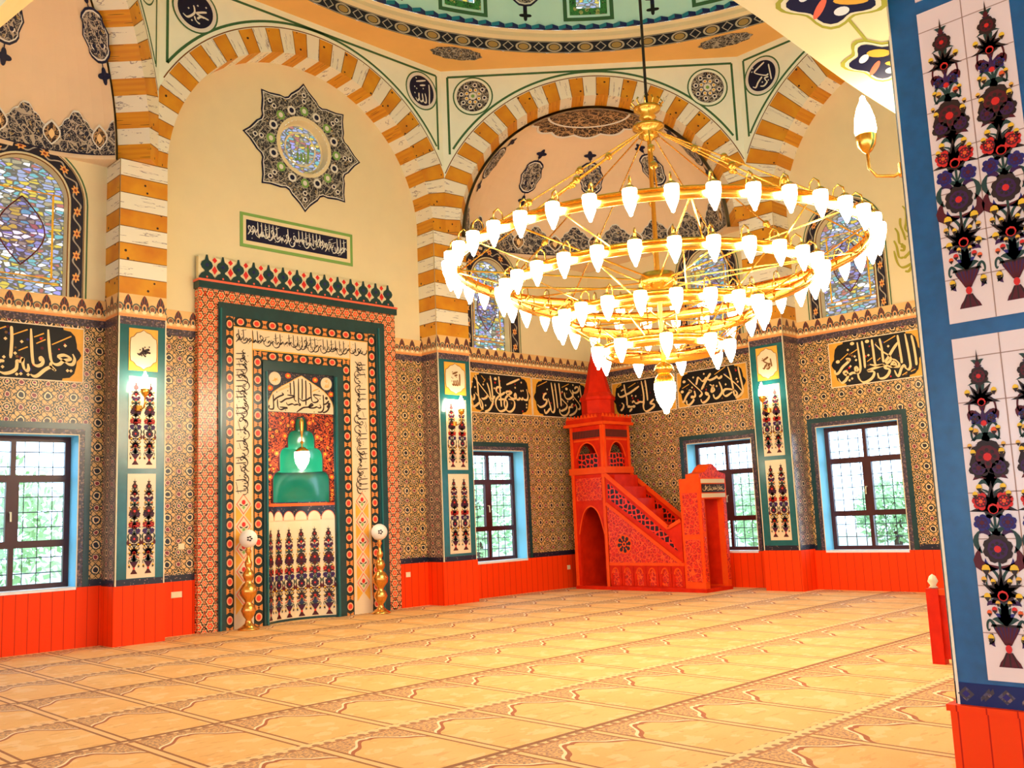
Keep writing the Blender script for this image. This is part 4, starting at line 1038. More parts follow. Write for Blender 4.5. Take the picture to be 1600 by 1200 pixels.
def panel(fr, u0, v0, u1, v1, quad, strokes, dots, thin, label, big=()):
    mb = MB(); mb.slab(fr, u0, v0, u1, v1, .030, .044, 'amber', 'trim_white'); W, H = u1-u0, v1-v0
    for (a, b, c, d) in ((u0, v1-.016, u1, v1), (u0, v0, u1, v0+.016), (u0, v0, u0+.016, v1), (u1-.016, v0, u1, v1)): mb.rect(fr, a, b, c, d, 'trim_white', .047)
    half = [(0.66, .98), (.67, .94), (.78, .92), (.85, .84), (.88, .70), (.885, .62), (.93, .56), (.955, .5)]
    right = half+[(x, 1-y) for x, y in half[-2::-1]]
    pts = [(u0+W*(x+1)/2, v0+H*y) for x, y in right]+[(u0+W*(1-x)/2, v0+H*y) for x, y in right[::-1]]
    mb.poly(fr, pts, 'black', .048)
    rnd = random.Random(int(u0*100))
    for _ in range(26):                      # sprigs scattered on the black field
        x, y = u0+W*(.12+.76*rnd.random()), v0+H*(.08+.84*rnd.random()); d = .012+.014*rnd.random(); mb.ell(fr, x, y, d, d, rnd.choice(['maroon', 'brown_ink', 'red', 'petal_blue']), .050, 6)
    f = warp(quad, (u0, v0, u1, v1)) if len(quad) == 4 else warp(quad[0], quad[1])
    write(mb, fr, f, strokes, .052, 'gold_ink', .053, dots, .026, thin, 'amber')
    for p in big: x, y = f(p); mb.ell(fr, x, y, .042, .032, 'gold_ink', .058, 10)
    o = mb.build('inscription_plaque'); recentre(o, fr((u0+u1)/2, v0, .03)); tag(o, label, 'inscription', 'black tile inscription panels'); return o
panel(FQ, 3.37, 3.82, 5.17, 4.64, [[(0, 110), (1320, 250), (1275, 1090), (0, 985)], (4.03, 3.82, 5.17, 4.64)],
      [[(1110, 640), (1140, 720), (1110, 795), (1040, 795), (970, 745), (880, 682), (950, 655), (1020, 670), (1075, 715), (960, 745), (900, 790), (830, 795), (770, 740), (745, 600), (730, 420), (722, 255)],
       [(765, 760), (760, 830), (825, 890), (800, 850), (740, 840), (660, 880), (560, 960), (500, 970), (450, 940)],
       [(600, 745), (595, 700), (625, 690), (640, 740), (620, 790), (560, 815), (500, 790), (480, 720), (465, 550), (450, 240)],
       [(410, 780), (420, 850), (400, 885), (360, 860), (335, 780), (335, 690), (300, 740), (250, 735), (245, 800), (230, 860), (160, 905), (70, 920), (0, 895)],
       [(150, 200), (162, 400), (150, 690)], [(60, 735), (0, 730), (-60, 760), (-150, 740), (-200, 600), (-215, 200)], [(0, 895), (-120, 850), (-160, 760)], [(-330, 740), (-300, 850), (-380, 900), (-520, 860), (-540, 740)]],
      [(990, 510), (65, 390), (310, 440), (215, 615), (50, 670), (1020, 895), (1075, 900), (245, 935), (305, 930), (415, 945), (35, 820), (-100, 500), (-260, 650)],
      [[(180, 330), (400, 255)], [(500, 370), (655, 315)], [(535, 470), (680, 410)], [(780, 490), (1095, 365)], [(265, 575), (405, 520)], [(-60, 250), (70, 205)]],
      'black script panel above the lower window left of the prayer niche')
panel(FQ, 12.80, 3.74, 14.64, 4.59, [[(120, 150), (1345, 265), (1375, 1050), (120, 962)], (12.88, 3.74, 14.64, 4.59)],
      [[(1245, 510), (1275, 640), (1255, 725), (1190, 720), (1165, 690), (1140, 720), (1100, 690), (1080, 715), (1030, 710), (1015, 600), (985, 640), (1000, 700), (930, 690), (870, 640), (815, 585), (840, 555), (930, 570), (850, 630), (800, 690), (770, 780), (790, 890), (850, 955), (920, 950), (980, 870), (985, 770), (940, 720), (860, 710)],
       [(790, 570), (730, 610), (690, 620), (620, 560), (610, 500), (650, 465), (720, 480)], [(690, 620), (600, 720), (600, 840), (650, 930), (710, 950), (790, 910), (830, 820), (810, 730), (720, 710), (650, 720)],
       [(665, 250), (680, 400), (700, 700), (710, 860)], [(495, 240), (515, 400), (530, 600), (540, 740), (500, 860), (440, 930), (370, 950)],
       [(170, 245), (300, 440), (440, 630), (510, 760)], [(430, 380), (470, 520), (500, 680), (540, 700), (580, 640)], [(210, 200), (240, 400), (250, 600), (270, 740), (300, 880), (330, 850), (300, 730), (190, 570)],
       [(440, 620), (400, 680), (340, 700), (310, 680)], [(270, 770), (200, 830), (140, 850), (115, 800)], [(170, 600), (170, 680), (140, 710), (115, 680)], [(820, 418), (1095, 305)]],
      [(1130, 375), (1000, 480), (1125, 545), (1165, 540), (1240, 820), (1240, 880), (570, 490), (385, 830), (185, 465), (135, 360), (350, 415)],
      [[(320, 235), (390, 330), (355, 370)], [(260, 940), (350, 900)]], 'black script panel above the window between the prayer niche and the pulpit', [(595, 300)])
panel(FQ, 14.66, 3.74, 16.57, 4.58, [(95, 150), (1330, 268), (1330, 1005), (110, 940)],
      [[(1185, 650), (1160, 690), (1205, 710), (1215, 770), (1160, 810)], [(1100, 310), (1120, 480), (1130, 560), (1090, 650)], [(880, 390), (960, 540), (1080, 700), (1090, 780), (1045, 800)],
       [(940, 400), (960, 450), (1010, 458), (1070, 420), (1070, 350), (1020, 345), (990, 380)], [(760, 450), (780, 550), (830, 590), (900, 570), (945, 520), (950, 420)], [(990, 690), (1020, 790), (960, 880), (850, 930)],
       [(940, 680), (905, 730), (935, 755), (860, 760), (845, 850), (790, 920), (720, 930), (660, 880), (650, 790)], [(690, 575), (750, 640), (810, 710), (790, 780), (700, 830), (670, 820)], [(650, 260), (665, 420), (680, 580), (685, 740)],
       [(565, 260), (590, 500), (612, 780)], [(490, 250), (515, 450), (540, 680), (545, 800), (520, 860), (480, 840), (455, 720), (415, 575)], [(450, 780), (400, 850), (350, 880), (335, 800)], [(390, 470), (340, 500), (320, 590), (390, 610), (380, 670), (330, 730), (250, 755), (195, 700)]],
      [(400, 390), (715, 440), (955, 300), (1065, 540), (825, 640), (950, 600), (1185, 570)], [[(205, 325), (405, 225)], [(710, 350), (870, 275)]], 'black script panel just left of the pulpit spire', [(810, 380)])
panel(FS, -13.80, 3.73, -12.03, 4.51, [(100, 378), (1400, 185), (1420, 945), (130, 1102)],
      [[(375, 395), (400, 560), (430, 700), (435, 850)], [(245, 580), (270, 650), (330, 660), (430, 610), (510, 570), (690, 440)], [(740, 330), (775, 560), (785, 700), (770, 775), (700, 775), (650, 800), (610, 800), (580, 755), (540, 790)],
       [(815, 310), (840, 500), (860, 750)], [(985, 720), (910, 810), (990, 830), (970, 890), (850, 975), (790, 950), (770, 860), (790, 760)], [(320, 790), (360, 830), (350, 900), (300, 960)], [(440, 880), (600, 870)], [(480, 980), (540, 910)],
       [(1275, 740), (1290, 800), (1250, 855), (1180, 880), (1100, 860)], [(1010, 330), (1040, 600), (1060, 800)]], [(325, 530), (355, 510), (620, 650), (540, 640)], [[(230, 465), (320, 400)], [(460, 470), (620, 370)]], 'black script panel just right of the pulpit spire, behind the lowest chandelier lamp', [(470, 870), (580, 870)])
panel(FS, -11.98, 3.74, -10.24, 4.50, [(85, 250), (1440, 40), (1450, 815), (110, 985)],
      [[(1285, 130), (1310, 300), (1340, 500), (1350, 640), (1300, 730), (1210, 790)], [(1015, 280), (1130, 390), (1250, 520), (1330, 640)], [(1100, 130), (1140, 300), (1165, 480), (1180, 600), (1190, 700), (1210, 745), (1245, 700), (1220, 640), (1160, 610), (1040, 600), (990, 660), (1010, 730), (1060, 735), (1160, 660)],
       [(920, 440), (960, 560), (965, 660), (900, 760), (830, 785), (800, 700)], [(740, 490), (800, 540), (825, 610), (770, 650), (780, 590), (820, 500)], [(720, 690), (670, 660), (665, 700), (720, 720), (710, 780), (650, 850), (590, 870), (560, 800)],
       [(320, 370), (440, 500), (570, 640), (580, 700), (530, 750)], [(770, 260), (680, 400), (580, 600)], [(980, 310), (960, 350), (910, 370), (890, 330), (850, 360), (760, 400), (690, 380)], [(680, 340), (650, 400), (600, 420), (550, 360), (520, 350), (500, 420), (480, 500)],
       [(440, 620), (455, 720), (410, 760), (390, 730)], [(430, 790), (400, 850), (340, 910), (290, 900), (280, 820)], [(380, 660), (340, 610), (380, 620), (330, 660), (270, 750), (230, 840), (190, 850)]],
      [(640, 270), (430, 340), (400, 550), (875, 530), (1045, 500), (1250, 390), (1270, 450)], [[(840, 290), (1050, 130)], [(200, 570), (340, 480)]], 'black script panel left of the side wall pier, above a half hidden window', [(245, 430), (200, 640), (690, 690), (395, 750)])
panel(FS, -8.46, 3.73, -6.67, 4.585, [(90, 320), (1480, 75), (1550, 760), (150, 940)],
      [[(1335, 180), (1370, 330), (1395, 480), (1410, 610)], [(1245, 160), (1280, 330), (1310, 500), (1325, 620), (1300, 670), (1260, 650), (1240, 610), (1200, 650), (1170, 740), (1140, 760), (1100, 680)], [(1140, 180), (1170, 350), (1195, 500), (1205, 580)],
       [(880, 230), (910, 350), (925, 450), (940, 570)], [(815, 310), (920, 410), (1030, 480), (1040, 540), (990, 580), (975, 550), (1010, 500), (1080, 380), (1150, 280)], [(1060, 520), (1120, 540), (1165, 590), (1150, 630), (1060, 620), (1090, 560), (1120, 600), (1050, 630), (990, 615), (960, 650), (1030, 670), (1010, 740), (950, 790), (880, 790), (855, 720)],
       [(765, 245), (790, 400), (810, 560), (830, 610)], [(740, 600), (840, 615), (945, 605), (840, 640), (710, 690), (800, 700), (790, 770), (720, 830), (640, 850), (580, 800), (560, 720)], [(620, 270), (650, 450), (670, 650)],
       [(550, 290), (580, 480), (600, 640), (580, 710), (540, 720), (520, 660), (550, 640), (560, 710), (480, 720), (440, 740), (370, 750), (345, 720), (390, 700), (410, 760), (370, 830), (310, 860), (260, 800)], [(430, 560), (390, 530), (440, 530), (400, 580), (330, 640), (270, 720), (220, 740), (205, 690)]],
      [(515, 490), (535, 540), (435, 825), (475, 800), (410, 400), (450, 630), (720, 470), (1010, 340)], [[(290, 550), (410, 450)], [(455, 450), (550, 390)], [(700, 560), (775, 505)], [(850, 545), (895, 505)], [(945, 290), (1110, 190)], [(1210, 750), (1280, 705)], [(1330, 700), (1395, 665)]],
      'large black script panel above the rightmost window on the side wall', [(475, 310), (700, 275), (255, 570)])
def green_script():
    mb = MB(); f = warp([(0, 0), (429, 0), (429, 1200), (0, 1200)], (-7.20, 5.45, -6.50, 7.05))
    f2 = lambda p: (f(p)[0]+0.06, f(p)[1])
    S = [[(200, 140), (235, 220), (225, 380), (210, 470), (260, 560)], [(165, 300), (160, 400), (185, 520), (200, 620)], [(95, 420), (125, 500), (130, 640), (170, 670)], [(70, 590), (95, 680), (110, 830), (160, 850)], [(60, 730), (85, 900), (130, 980), (210, 970), (320, 900), (310, 870), (250, 880), (240, 930)],
         [(140, 700), (180, 690), (170, 750), (130, 740)], [(160, 860), (230, 800), (290, 700), (240, 670)], [(160, 1040), (200, 1050), (240, 990)], [(260, 1050), (300, 1110), (340, 1090)], [(270, 980), (320, 1000)]]
    write(mb, FS, f2, S, .055, 'olive', .008, [(262, 435), (222, 575), (165, 715), (275, 705), (268, 890), (185, 860)], .018)
    o = mb.build('painted_calligraphy'); recentre(o, FS(-6.85, 5.5, .008)); tag(o, 'olive green flame-like script painted on the cream side wall beside the arched window', 'inscription')
green_script()

# ------------------------------------------------------------------ the prayer niche
FM = Fr((0, 14.25, 0), (1, 0, 0), (0, -1, 0))
def sides3(mb, u0, u1, z1, tl, tr, tt, mat, l0, l1, zb=0.0, run=False):
    a = lambda x0, x1, y0, y1: [(y0, 0), (y0, 1), (y1, 1), (y1, 0)] if run else None
    mb.slab(FM, u0, zb, u0+tl, z1, l0, l1, mat, None, a(u0, u0+tl, zb, z1)); mb.slab(FM, u1-tr, zb, u1, z1, l0, l1, mat, None, a(u1-tr, u1, zb, z1))
    mb.slab(FM, u0+tl, z1-tt, u1-tr, z1, l0, l1, mat, None, [(u0+tl, 0), (u1-tr, 0), (u1-tr, 1), (u0+tl, 1)] if run else None)
def mihrab():
    root = empty('prayer_niche', (8.9, 14.3, 0)); tag(root, 'tall tiled prayer niche with crested top, nested patterned frames and green stepped hood', 'prayer niche')
    mb = MB(); sides3(mb, 6.92, 10.88, 5.50, .33, .28, .20, 'floral', -.15, 0.0); mb.build('flower_frame', root)
    mb = MB(); sides3(mb, 7.25, 10.60, 5.30, .13, .20, .22, 'teal_dark', -.02, .035)
    for (a, b) in ((7.27, 7.30), (10.45, 10.48)): mb.slab(FM, a, 0, b, 5.2, .035, .055, 'teal')
    mb.build('teal_frame', root)
    mb = MB(); sides3(mb, 7.38, 10.40, 5.09, .145, .165, .165, 'chain', -.02, .015, 0, True); mb.build('chain_border', root)
    mb = MB(); sides3(mb, 7.525, 10.235, 4.925, .355, .405, .375, 'white_tile', -.02, .005); 
    for (a, b) in ((7.525, 7.54), (7.865, 7.88), (9.83, 9.845), (10.22, 10.235)): mb.rect(FM, a, 0.3, b, 4.9, 'amber', .007)
    mb.rect(FM, 7.525, 4.91, 10.235, 4.925, 'amber', .007); mb.rect(FM, 7.87, 4.55, 9.84, 4.575, 'amber', .007)
    script_line(mb, FM, 7.58, 10.18, 4.60, 4.89, 0.021, 'ink', .008, 21, 30)
    for uc, sg, sd in ((7.70, 1, 31), (10.035, -1, 47)):
        V = (lambda c, s: (lambda u, v, l=0.0: FM(c-s*v, u*s, l)))(uc, sg)
        if sg > 0: script_line(mb, V, 2.15, 4.52, -.13, .14, 0.021, 'ink', .009, sd, 26)
        else: script_line(mb, V, -4.52, -2.15, -.15, .15, 0.021, 'ink', .009, sd, 26)
        for k in range(5):                   # diamonds with a red flower below the script
            z = 1.98-.36*k; w = .13
            for (s, m_, l) in ((1.0, 'coral', .008), (.86, 'white_tile', .010)): mb.poly(FM, [(uc-w*s, z), (uc, z-.17*s), (uc+w*s, z), (uc, z+.17*s)], m_, l, True)
            mb.ell(FM, uc, z+.03, .035, .04, 'red', .013, 10)
            for q in (-1, 1): mb.poly(FM, [(uc, z-.03), (uc+q*.08, z+.01), (uc+q*.06, z-.03)], 'ink', .013); mb.poly(FM, [(uc, z-.09), (uc+q*.03, z-.05), (uc, z-.03)], 'leaf_green', .013)
            for q in (-1, 1): mb.poly(FM, [(uc+q*.14, z-.02), (uc+q*.14, z-.32), (uc+q*.02, z-.18)], 'amber', .009)
    mb.build('script_band', root)
    mb = MB(); sides3(mb, 7.88, 9.83, 4.55, .17, .17, .16, 'chain', -.02, .012, 0, True); mb.build('chain_border', root)
    mb = MB(); sides3(mb, 8.05, 9.66, 4.39, .085, .20, .17, 'teal_dark', -.06, .04); mb.slab(FM, 9.48, 0, 9.52, 4.2, .04, .06, 'teal'); mb.slab(FM, 8.10, 0, 8.13, 4.2, .04, .06, 'teal'); mb.build('teal_frame', root)
    # painted panel over the niche
    mb = MB(); a, b = 8.13, 9.47; mb.slab(FM, a, 3.50, b, 4.24, -.04, 0, 'red_floral'); mb.rect(FM, a, 3.52, b, 4.24, 'dark_border', .001)
    f = warp([(135, 187), (1395, 262), (1395, 980), (135, 905)], (a, 3.53, b, 4.18))
    arch_ = [(135, 905), (140, 820), (180, 700), (250, 550), (400, 440), (560, 350), (690, 270), (780, 225), (850, 275), (960, 350), (1110, 450), (1200, 520), (1290, 620), (1360, 740), (1390, 860), (1395, 980)]
    mb.poly(FM, [f(p) for p in arch_], 'white_tile', .004); mb.ribbon(FM, [f(p) for p in arch_], .012, 'amber', .005)
    S = [[(790, 280), (792, 450), (785, 690)], [(720, 280), (720, 500), (720, 740), (750, 770), (740, 800), (700, 780), (640, 790), (600, 770), (520, 790), (490, 740)], [(855, 310), (860, 500), (855, 800)], [(630, 320), (640, 500), (640, 680), (680, 720)], [(565, 360), (570, 480), (575, 590)],
         [(920, 370), (950, 400), (955, 600), (980, 730), (1060, 735), (1090, 690), (1030, 640), (1010, 590), (1150, 610)], [(730, 660), (790, 710), (870, 690), (950, 640)], [(510, 600), (650, 620), (560, 660), (480, 680), (400, 735), (370, 720)],
         [(440, 580), (410, 560), (440, 590), (360, 630), (300, 670), (255, 720)], [(255, 590), (260, 720), (260, 850), (220, 870), (180, 850), (185, 790)], [(330, 680), (340, 830), (390, 880), (450, 860), (510, 845), (370, 830)],
         [(680, 930), (760, 870), (820, 840), (920, 830), (990, 790), (960, 770), (910, 840), (1000, 850), (1060, 830), (1100, 850), (1140, 840), (1120, 780)], [(1190, 590), (1195, 720), (1195, 860), (1150, 930), (1080, 930)], [(1300, 710), (1240, 770), (1180, 780)], [(1320, 800), (1270, 900), (1200, 940), (1170, 930)]]
    write(mb, FM, f, S, .030, 'ink', .006, [(320, 545), (520, 520), (475, 890), (1110, 520), (1125, 675), (1010, 930)], .012, [[(360, 500), (540, 410)], [(340, 530), (560, 430)], [(990, 510), (1110, 470)], [(960, 540), (1090, 480)]], 'amber')
    for p in ((1250, 660), (1300, 775), (1280, 825)): u, v = f(p); mb.ell(FM, u, v, .03, .028, 'ink', .010, 10)
    for (px, w) in (((290, 285), MUHAM), ((1255, 372), ALLAH)):
        u, v = f(px); mb.ell(FM, u, v, .115, .115, 'white_tile', .004, 24); st, dots, g = w; write(mb, FM, lambda p: (u+g(p)[0]*.08, v+g(p)[1]*.08), st, .014, 'amber', .007)
    for px in ((530, 230), (1040, 300), (200, 470), (1345, 580)): u, v = f(px); mb.ell(FM, u, v, .06, .05, 'red_orange', .004, 7); mb.ell(FM, u, v, .028, .024, 'yellow', .006, 7)
    mb.build('script_panel', root)
    # stepped hood
    C = (8.80, 14.25, 0); tiers = [(1.98, 2.52, .56), (2.52, 2.92, .43), (2.92, 3.22, .27), (3.22, 3.46, .12)]
    mb = MB()
    for (z0, z1, r) in tiers:
        mb.rect(FM, a, z0, C[0]-r, z1, 'red_floral', -.01); mb.rect(FM, C[0]+r, z0, b, z1, 'red_floral', -.01)
        for q in (-1, 1):
            s_ = min(.11, r*.5); cu = [(C[0]+q*r, z1-.16)]+[(C[0]+q*(r-s_*(1-cos(PI/2*i/8))), z1-.16+.16*sin(PI/2*i/8)) for i in range(1, 9)]
            mb.poly(FM, cu+[(C[0]+q*r, z1)], 'red_floral', -.009)
            mb.ribbon(FM, [(C[0]+q*r, z0)]+cu, .025, 'maroon', -.004); mb.ell(FM, C[0]+q*(r+.05), z1-.10, .05, .045, 'red_orange', -.003, 9); mb.ell(FM, C[0]+q*(r+.05), z1-.10, .022, .02, 'yellow', -.001, 7)
    mb.rect(FM, a, 3.46, b, 3.52, 'red_floral', -.01); mb.build('flower_spandrel', root)
    mb = MB()
    for i, (z0, z1, r) in enumerate(tiers):
        rn = tiers[i+1][2] if i < 3 else .001
        mb.lathe(C, [(r, z0), (r, z1), (max(.002, rn), z1)], 'niche_green', 24, 0, PI)
        mb.lathe(C, [(r+.004, z0), (r+.004, z0+.05)], 'teal_dark', 24, 0, PI)
    mb.lathe(C, [(.66, 1.98), (.56, 1.98)], 'teal_dark', 24, 0, PI); mb.build('stepped_hood', root, True)
    RR = 1.01; cy = Cyl((8.80, 14.25+.25-RR, 0), RR); mb = MB(); hh = RR*math.asin(.665/RR); n = 36
    def band(z0, z1, mat, l):
        for i in range(n): u0, u1 = -hh+2*hh*i/n, -hh+2*hh*(i+1)/n; mb.face([cy(u0, z0, l), cy(u1, z0, l), cy(u1, z1, l), cy(u0, z1, l)], mat, [(u0, z0), (u1, z0), (u1, z1), (u0, z1)])
    band(0, 1.74, 'white_tile', 0); band(1.74, 2.0, 'dark_border', 0); band(1.93, 1.98, 'red_orange', .003); band(0, .04, 'teal_dark', .004)
    for k in range(6):
        uc = -hh+2*hh*(k+.5)/6; w = hh/6
        for (s, m_, l) in ((1.0, 'coral', .004), (.92, 'white_tile', .006)):
            pts = [(uc+w*s*cos(PI*i/10), 1.70+.15*s*sin(PI*i/10)) for i in range(11)]
            for i in range(10): mb.face([cy(pts[i][0], 1.69, l), cy(pts[i+1][0], 1.69, l), cy(*pts[i+1], l), cy(*pts[i], l)], m_)
        vase_tree(mb, cy, uc, .06, 1.52, .100, .007)
    mb.build('vase_tile_lining', root)
    # moulding and crest
    mb = MB(); mb.slab(FM, 6.90, 5.50, 10.90, 5.62, -.15, .05, 'teal_dark'); mb.slab(FM, 6.89, 5.615, 10.91, 5.65, -.15, .06, 'coral'); mb.build('moulding', root)
    mb = MB(); mb.slab(FM, 6.92, 5.65, 10.88, 6.04, -.10, -.02, 'cream')
    w = 3.96/14
    for k in range(14):
        u = 6.92+w*(k+.5)
        half = [(.14, 5.65), (.135, 5.70), (.09, 5.76), (.035, 5.79), (.035, 5.81), (.085, 5.85), (.105, 5.90), (.085, 5.95), (.03, 5.99), (.02, 6.03), (.012, 6.075)]
        mb.prism(FM, [(u+x, y) for x, y in half]+[(u-x, y) for x, y in half[::-1]], 'teal_dark', -.02, .0)
        for (x, y, ra, rb, m_) in ((u+w/2, 5.83, .075, .11, 'white_tile'), (u+w/2, 5.83, .05, .075, 'red'), (u+w/2, 6.0, .045, .05, 'red')):
            if x < 10.85: mb.poly(FM, [(x-ra, y), (x, y-rb), (x+ra, y), (x, y+rb)], m_, -.017+(.003 if m_ == 'red' else 0), True)
        mb.ell(FM, u, 5.70, .018, .018, 'coral', .003, 8); mb.ell(FM, u, 5.90, .03, .03, 'zig_blue', .003, 8)
    mb.build('crest', root)
    # hanging lamp in front of the hood
    lamp = empty('niche_lamp', (8.73, 14.12, 2.55)); tag(lamp, 'small lit glass lamp hanging on a chain before the green hood of the prayer niche', 'lamp')
    c = (8.73, 14.12, 0)
    mb = MB(); mb.tube([(8.73, 14.22, 3.42), (8.73, 14.12, 3.42), (8.73, 14.12, 2.92)], .012, 'gold'); mb.ball((8.73, 14.12, 3.0), .03, 'gold'); mb.lathe(c, [(.012, 3.42), (.04, 3.36), (.03, 3.2), (.012, 3.1)], 'gold', 10); mb.build('chain', lamp)
    mb = MB(); mb.lathe(c, [(.002, 2.93), (.05, 2.92), (.12, 2.86), (.125, 2.84)], 'gold', 16); mb.build('cap', lamp, True)
    mb = MB(); mb.lathe(c, [(.12, 2.85), (.13, 2.78), (.11, 2.66), (.06, 2.57), (.02, 2.53), (.001, 2.52)], 'sconce_glow', 14); mb.build('lamp_shade', lamp, True)
mihrab()

# ------------------------------------------------------------------ the pulpit
def arch_panel(mb, fr, u0, u1, z0, z1, a0, a1, zb, zs, zt, mat, l0, l1):
    """flat panel with one pointed, cusped opening"""
    n = 10; c, r = (a0+a1)/2, (a1-a0)/2
    cur = [(c-r*cos(PI/2*i/n)*(1-.06*abs(sin(PI*i/n*1.5))), zs+(zt-zs)*(sin(PI/2*i/n)**1.3)) for i in range(n+1)]
    cur = cur+[(2*c-x, z) for x, z in cur[-2::-1]]
    mb.slab(fr, u0, z0, a0, zs, l0, l1, mat); mb.slab(fr, a1, z0, u1, zs, l0, l1, mat)
    if zb > z0: mb.slab(fr, a0, z0, a1, zb, l0, l1, mat)
    pts = [(u0, zs)]+cur+[(u1, zs), (u1, z1), (u0, z1)]
    half1 = [(u0, zs)]+cur[:n+1]+[(c, z1), (u0, z1)]; half2 = cur[n:]+[(u1, zs), (u1, z1), (c, z1)]
    mb.poly(fr, half1, mat, l1); mb.poly(fr, half2, mat, l1)
    for i in range(len(cur)-1): mb.face([fr(*cur[i], l0), fr(*cur[i+1], l0), fr(*cur[i+1], l1), fr(*cur[i], l1)], mat)
    mb.ribbon(fr, cur, .03, 'timber_light', l1+.006)
def minbar():
    X0, X1 = 15.4, 16.28; ya, yb, yc, yd = 13.97, 13.04, 11.15, 10.68     # back, tower front, foot of the flight, portal front
    root = empty('pulpit', (15.84, 12.3, 0)); tag(root, 'tall carved red wood pulpit with stairs and spired canopy in the corner', 'pulpit')
    S, F = FLP(X0), FRP(yb)
    mb = MB(); mb.box(X0-.03, yd-.02, 0, X1, ya+.02, .07, 'timber'); mb.build('plinth', root)
    mb = MB(); arch_panel(mb, S, -ya, -yb, .07, 2.42, -ya+.13, -yb-.09, .07, 1.15, 1.74, 'timber', -.07, 0)
    mb.slab(S, -ya+.10, 1.86, -yb-.10, 2.34, 0, .012, 'carved')
    for u in (-ya+.02, -yb-.05): mb.slab(S, u-.03, .07, u+.04, 2.42, 0, .02, 'timber_light')
    mb.box(X0+.07, ya-.06, .07, X1, ya, 2.42, 'timber'); arch_panel(mb, FLP(X1), -ya, -yb, .07, 2.42, -ya+.13, -yb-.09, .07, 1.15, 1.74, 'timber', -.07, 0); mb.box(X0, yb, .07, X1, yb+.04, 2.42, 'timber'); mb.build('tower_base', root)
    mb = MB(); mb.box(X0-.05, yb-.06, 2.42, X1+.03, ya+.04, 2.56, 'timber_light'); mb.build('platform', root)
    # canopy kiosk
    mb = MB()
    for fr, u0, u1 in ((S, -ya, -yb), (F, X0, X1)):
        arch_panel(mb, fr, u0, u1, 2.56, 3.46, u0+.16, u1-.16, 2.56, 2.78, 3.10, 'timber', -.05, 0)
        mb.slab(fr, u0+.07, 3.20, u1-.07, 3.36, 0, .008, 'lattice')
        for u in (u0+.035, u1-.035): mb.slab(fr, u-.035, 2.56, u+.035, 3.46, 0, .018, 'timber_light')
        mb.slab(fr, u0+.10, 3.13, u1-.10, 3.17, 0, .014, 'timber_light')
    for fr, u0, u1 in ((Fr((0, ya, 0), (-1, 0, 0), (0, 1, 0)), -X1, -X0), (Fr((X1, 0, 0), (0, 1, 0), (1, 0, 0)), yb, ya)): arch_panel(mb, fr, u0, u1, 2.56, 3.46, u0+.16, u1-.16, 2.56, 2.78, 3.10, 'timber', -.05, 0)
    mb.build('canopy_screen', root)
    mb = MB()
    for fr, u0, u1 in ((S, -ya, -yb), (F, X0, X1)): mb.rect(fr, u0+.14, 2.56, u1-.14, 2.86, 'pierced', -.04)
    mb.build('balustrade', root)
    mb = MB(); mb.box(X0-.10, yb-.10, 3.46, X1+.06, ya+.10, 3.52, 'timber_light'); mb.box(X0-.06, yb-.06, 3.52, X1+.04, ya+.06, 3.62, 'timber')
    for i in range(9):
        u = X0-.02+.115*i; mb.prism(FRP(yb-.06), [(u-.05, 3.62), (u+.05, 3.62), (u, 3.70)], 'timber_light', -.02, 0); v = -ya+.10*i; mb.prism(FLP(X0-.06), [(v-.05, 3.62), (v+.05, 3.62), (v, 3.70)], 'timber_light', -.02, 0)
    mb.build('eaves', root)
    cx, cy = (X0+X1)/2, (ya+yb)/2
    mb = MB(); mb.lathe((cx, cy, 0), [(.42, 3.62), (.40, 3.72), (.36, 3.74), (.36, 4.02), (.39, 4.04), (.39, 4.10), (.30, 4.20), (.17, 4.75), (.06, 5.25), (.02, 5.32)], 'timber', 8); mb.build('spire', root)
    mb = MB(); mb.lathe((cx, cy, 0), [(.02, 5.32), (.06, 5.36), (.02, 5.42), (.04, 5.46), (.008, 5.5), (.004, 5.62)], 'gold', 10); mb.build('finial', root)
    # flight of stairs
    mb = MB(); n = 9
    for i in range(n): mb.box(X0+.06, yc+(yb-yc)*i/n, .07, X1-.05, yb, .07+(2.42-.07)*(i+1)/n*.97, 'timber') if False else mb.box(X0+.06, yc+(yb-yc)*i/n, .07, X1-.05, yc+(yb-yc)*(i+1)/n, .07+2.30*(i+1)/n, 'timber')
    mb.build('stairs', root)
    for fr, nm, l in ((S, 'side_panel', 0.0), (FLP(X1), 'side_panel', 0.0)):
        mb = MB(); mb.prism(fr, [(-yb, .54), (-yc, .54), (-yb, 1.74)], 'carved', -.06, l)
        arc = 6; mb.slab(fr, -yb, .07, -yc, .54, -.06, l-.01, 'timber')
        W = (yb-yc)/arc
        for k in range(arc):
            u = -yb+W*k; arch_panel(mb, fr, u+.01, u+W-.01, .10, .50, u+.07, u+W-.07, .10, .34, .45, 'timber', l-.01, l+.012); mb.rect(fr, u+.07, .10, u+W-.07, .46, 'carved', l-.004)
        mb.slab(fr, -yb, .50, -yc, .56, l-.01, l+.02, 'timber_light')
        if l == 0.0 and fr is S:
            cu, cv = -12.62, .93; mb.ell(fr, cu, cv, .20, .20, 'timber_light', .008, 28)
            for k in range(8):
                a = 2*PI*k/8
                for (r, s) in ((.135, .042), (.075, .026)): mb.ell(fr, cu+r*cos(a+r), cv+r*sin(a+r), s, s, 'ink', .012, 8)
            mb.ell(fr, cu, cv, .025, .025, 'ink', .012, 8)
        mb.build(nm, root)
        mb = MB(); P = [(-yb, 2.40), (-11.47, 1.24), (-yc-.02, 1.38), (-yc-.02, .56), (-yc-.10, .54), (-yb, 1.74)]
